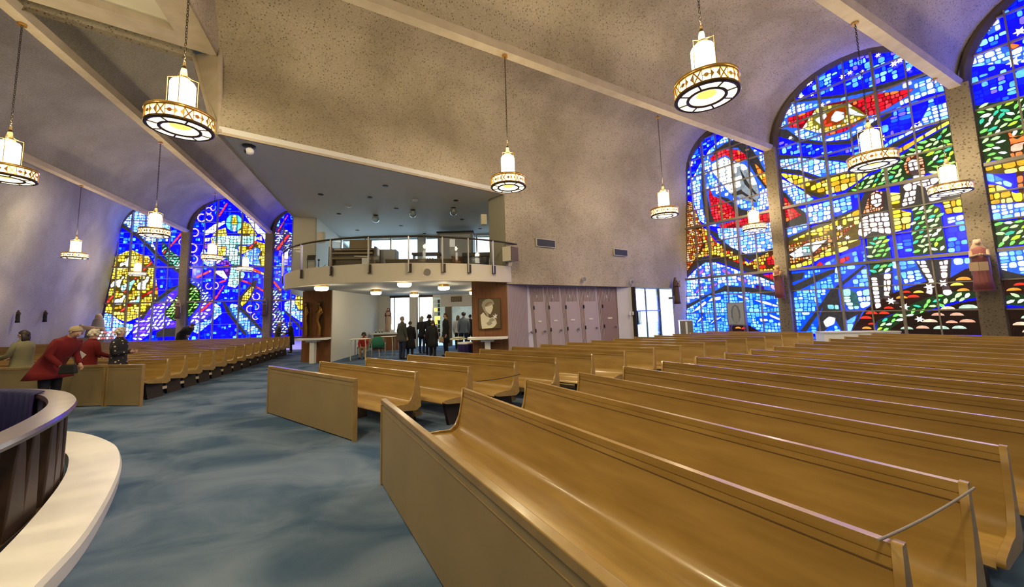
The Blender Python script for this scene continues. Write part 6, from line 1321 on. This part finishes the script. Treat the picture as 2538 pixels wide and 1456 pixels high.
# framed picture on an easel before the first right window, steel font beside it
p = RQ(-1.62, 0, .75); t = thing('framed_picture', 'grey blue framed picture of a veiled figure on an easel before the right window', 'picture', (p[0], p[1], .86), math.atan2(RU[1], RU[0]))
MB().box(-.36, .36, -.03, .03, 0, .96).build('frame', 'stone_grey', t); MB().box(-.32, .32, -.034, -.03, .04, .92).build('canvas', 'light_grey', t)
b = MB(); b.prism([(.2 * math.cos(k * PI / 10) * (1 if k % 2 else .9), .40 * math.sin(k * PI / 10) * (1 if k % 2 else .93)) for k in range(20)], -.002, .002, 0, Matrix.Translation((0, -.036, .48)) @ Matrix.Rotation(PI / 2, 4, 'X')); b.build('radiance', 'blue_hoodie', t)
b = MB(); b.prism([(-.1, -.36), (.1, -.36), (.13, -.05), (.09, .22), (.03, .33), (-.03, .33), (-.09, .22), (-.13, -.05)], -.003, .003, 0, Matrix.Translation((0, -.041, .48)) @ Matrix.Rotation(PI / 2, 4, 'X')); b.build('figure', 'loft_grey', t)
MB().sphere((0, -.045, .72), .04, 8, 0, (1, .2, 1.2)).build('face', 'light_grey', t)
MB().tube([(-.3, .02, 0), (-.34, .3, -.86)], .02, 6).build('easel_leg', 'walnut', t); MB().tube([(.3, .02, 0), (.34, .3, -.86)], .02, 6).build('easel_leg', 'walnut', t); MB().tube([(-.3, -.06, 0), (-.3, -.06, -.86)], .02, 6).build('easel_leg', 'walnut', t); MB().tube([(.3, -.06, 0), (.3, -.06, -.86)], .02, 6).build('easel_leg', 'walnut', t)
p = (on(1688, 16.6), 16.6, 0); t = thing('steel_bin', 'tall brushed steel container beside the right window corner', 'bin', p, -.3); MB().box(-.26, .26, -.22, .22, 0, 1.1).build('body', 'steel', t, .02); MB().box(-.27, .27, -.23, .23, 1.08, 1.12).build('lid', 'white', t, .01); MB().box(-.04, .04, -.23, -.22, .1, 1.05).build('strip', 'white', t)
a = gz(2042, 824, .72); c = gz(2108, 823, .72); L = math.hypot(c[0] - a[0], c[1] - a[1]); t = thing('white_ledge', 'low white ledge between the two pew blocks by the middle window', 'ledge', (a[0], a[1], 0), rzaz(math.degrees(AZ(a, c)))); MB().box(0, L + 1.4, 0, .5, 0, .68).build('body', 'white', t); MB().box(-.02, L + 1.42, -.02, .52, .68, .72).build('top', 'plaster', t)
# tables on the piers, bronze figures, portrait
def piertable(px_, Y, w_, lab, rz=0):
    t = thing('marble_shelf_table', lab, 'table', (on(px_, Y), Y, 0), rz)
    MB().prism([(-w_ / 2, .25), (-w_ / 2, .0), (-w_ / 2 + .12, -.16), (-.1, -.24), (w_ / 2 - .2, -.22), (w_ / 2, -.1), (w_ / 2, .25)], .86, .93).build('table_top', 'marble', t, .01)
    MB().box(-.2, .2, -.1, .2, .79, .86).build('capital', 'marble', t); MB().box(-.085, .085, -.04, .16, 0, .79).build('pedestal', 'marble', t, .01)
piertable(779, 14.08, 1.16, 'white marble shelf table on a pedestal at the left wooden pier', .05); piertable(1204, 11.9, 1.28, 'white marble shelf table on a pedestal below the portrait', -.05)
for i, (x, l_) in enumerate(((765, 'slender gilded bronze figure on the left half of the wooden pier'), (797, 'bent gilded bronze figure on the right half of the wooden pier'))):
    Y = 14.50 - (.07 if i else 0); t = thing('bronze_figure', l_, 'sculpture', (on(x, Y), Y - .02, 1.02), -.1)
    k = i; b = MB(); b.tube([(0, -.05, 0), (.02 - k * .0, -.06, .3), (.0 - .06 * k, -.08, .55), (.0, -.08, .8), (.02 + k * .05, -.07, 1.0), (0, -.05, 1.1)], [.075, .07, .06, .075, .05, .03], 10); b.sphere((0, -.07, 1.17), .055, 10, 0, (.8, 1, 1.2)); b.build('figure', 'bronze_figure', t)
    b = MB(); b.tube([(.05, -.07, 1.02), (.11 + k * .04, -.09, .85), (.02, -.12, .72)], .022, 6); b.tube([(-.05, -.07, 1.02), (-.11, -.09, .88), (-.08, -.12, 1.0)], .022, 6); b.build('arms', 'bronze_figure', t)
    MB().box(-.13, .13, -.02, .0, -.02, 1.28, 0, None, .03).build('back_plate', 'bronze', t); MB().lathe([(.1, -.06), (.09, 0)], 12, 0, Matrix.Translation((0, -.06, 0))).build('base', 'maroon', t)
t = thing('portrait', 'framed sepia portrait of a veiled young woman holding a lily on the right pier', 'picture', (on(1211, 12.2), 12.2, 1.17), -.06)
flat_extra = 1; MB().box(-.36, .36, -.03, .0, 0, .98).build('frame', 'iron', t); MB().box(-.345, .345, -.034, -.03, .015, .965).build('canvas', 'organ_wood', t)
def flat(name, pts, d, mt): v = [(x, -d, z) for x, z in pts] + [(x, -.034, z) for x, z in pts]; n = len(pts); return MB().add(v, [tuple(range(n))] + [(i, (i + 1) % n, n + (i + 1) % n, n + i) for i in range(n)]).build(name, mt, t)
def PT_(l_): return [((x - 545) / 410 * .72, (960 - y) / 570 * .98) for x, y in l_]
flat('veil', PT_([(400, 520), (420, 450), (480, 405), (550, 398), (610, 430), (635, 500), (590, 520), (520, 540), (500, 620), (520, 720), (460, 660), (430, 600)]), .037, 'olive_paint')
flat('face', PT_([(465, 545), (520, 540), (600, 510), (610, 560), (595, 620), (560, 690), (520, 670), (470, 610)]), .039, 'cream')
flat('robe', PT_([(375, 700), (430, 650), (480, 720), (560, 760), (600, 740), (660, 790), (675, 860), (640, 910), (590, 945), (400, 955), (385, 850)]), .041, 'cream')
flat('shadow_fold', PT_([(480, 850), (530, 820), (600, 850), (560, 890), (510, 900)]), .043, 'olive_paint')
flat('hair_lines', PT_([(455, 520), (500, 470), (570, 450), (615, 480), (560, 480), (510, 510), (480, 560)]), .0385, 'organ_light')
flat('neck_shadow', PT_([(500, 640), (530, 700), (520, 740), (480, 700)]), .0425, 'olive_paint')
flat('sleeve_fold', PT_([(540, 780), (600, 760), (650, 800), (600, 820), (550, 850), (530, 820)]), .0425, 'olive_paint')
flat('flower', PT_([(600, 700), (640, 720), (645, 670), (660, 710), (690, 690), (668, 740), (680, 770), (640, 760), (610, 770), (620, 735)]), .045, 'white')
t = thing('brochure_holder', 'tan sloping leaflet holder on the pale wall right of the left pier', 'holder', (on(832, 15.3), 15.3, .55), 1.3); MB().box(-.12, .12, -.12, .0, 0, .42, 0, None, -.03, 0).build('tray', 'tan', t); MB().box(-.1, .1, -.13, -.12, .05, .4).build('front', 'plaster_warm', t); MB().box(-.03, .03, -.04, 0, -.25, 0).build('bracket', 'white', t)
for i, x in enumerate((826, 834)): t = thing('wall_switch', ('left white wall plate beside the bronze figures', 'right white wall plate beside the bronze figures')[i], 'switch', (on(x, 14.62 + i * .25), 14.62 + i * .25, 1.58), 1.4); MB().box(-.05, .05, -.02, 0, -.06, .06).build('plate', 'white', t); MB().box(-.01, .01, -.035, -.02, -.03, .02).build('toggle', 'cream', t)
t = thing('intercom_box', 'grey box high on the pale wall right of the left pier', 'box', (on(830, 14.75), 14.75, 2.42), 1.3); MB().box(-.12, .12, -.05, 0, -.1, .12).build('body', 'stone_grey', t); MB().box(-.1, .1, -.055, -.05, -.08, .1).build('grille', 'loft_grey', t)
t = thing('exit_sign', 'dark grey exit sign on the wall above the vestibule doorway', 'sign', (on(1130, 20.0), 20.0, 2.45)); MB().box(-.28, .28, -.06, .0, -.14, .14).build('box', 'organ_wood', t)
cu = bpy.data.curves.new('sign', 'FONT'); cu.body = 'EXIT'; cu.size = .22; cu.align_x = 'CENTER'; cu.extrude = .004; o = bpy.data.objects.new('tmp', cu); COL.objects.link(o); dg = bpy.context.evaluated_depsgraph_get(); me = bpy.data.meshes.new_from_object(o.evaluated_get(dg)); bpy.data.objects.remove(o); me.materials.clear(); me.materials.append(M['tan']); o = bpy.data.objects.new('lettering', me); COL.objects.link(o); o.parent = t; o.location = (0, -.062, -.08); o.rotation_euler = (PI / 2, 0, 0)
t = thing('purple_drum', 'drum-shaped table under a dark purple cloth with white rim', 'table', pos(1150, 13.2)); b = MB(); n = 24
b.lathe([(.2, 0), (.23, .02), (.25, .62), (.26, .64)], n); b.build('cloth', 'purple_cloth', t)
for k in range(12): a = 2 * PI * k / 12; MB().tube([(.225 * math.cos(a), .225 * math.sin(a), 0), (.255 * math.cos(a), .255 * math.sin(a), .62)], .02, 5).build('fold', 'purple_cloth', t)
MB().lathe([(.27, .64), (.27, .69)], n).build('rim', 'white', t)
t = thing('papers', 'pile of pale papers beside the purple drum table', 'papers', (on(1133, 13.6), 13.6, .8), .2); 
for k in range(4): MB().box(-.2, .2, -.14, .14, k * .012, k * .012 + .008, 0, Matrix.Rotation(k * .4, 4, 'Z')).build('sheet', 'cream', t)
t = thing('round_table', 'small round pale table carrying the papers', 'table', (on(1133, 13.6), 13.6, 0)); MB().lathe([(.3, .77), (.3, .8)], 20).build('table_top', 'cream', t); MB().lathe([(.03, 0), (.03, .77)], 10).build('pole', 'steel', t); MB().lathe([(.2, 0), (.18, .03)], 16).build('foot', 'steel', t)
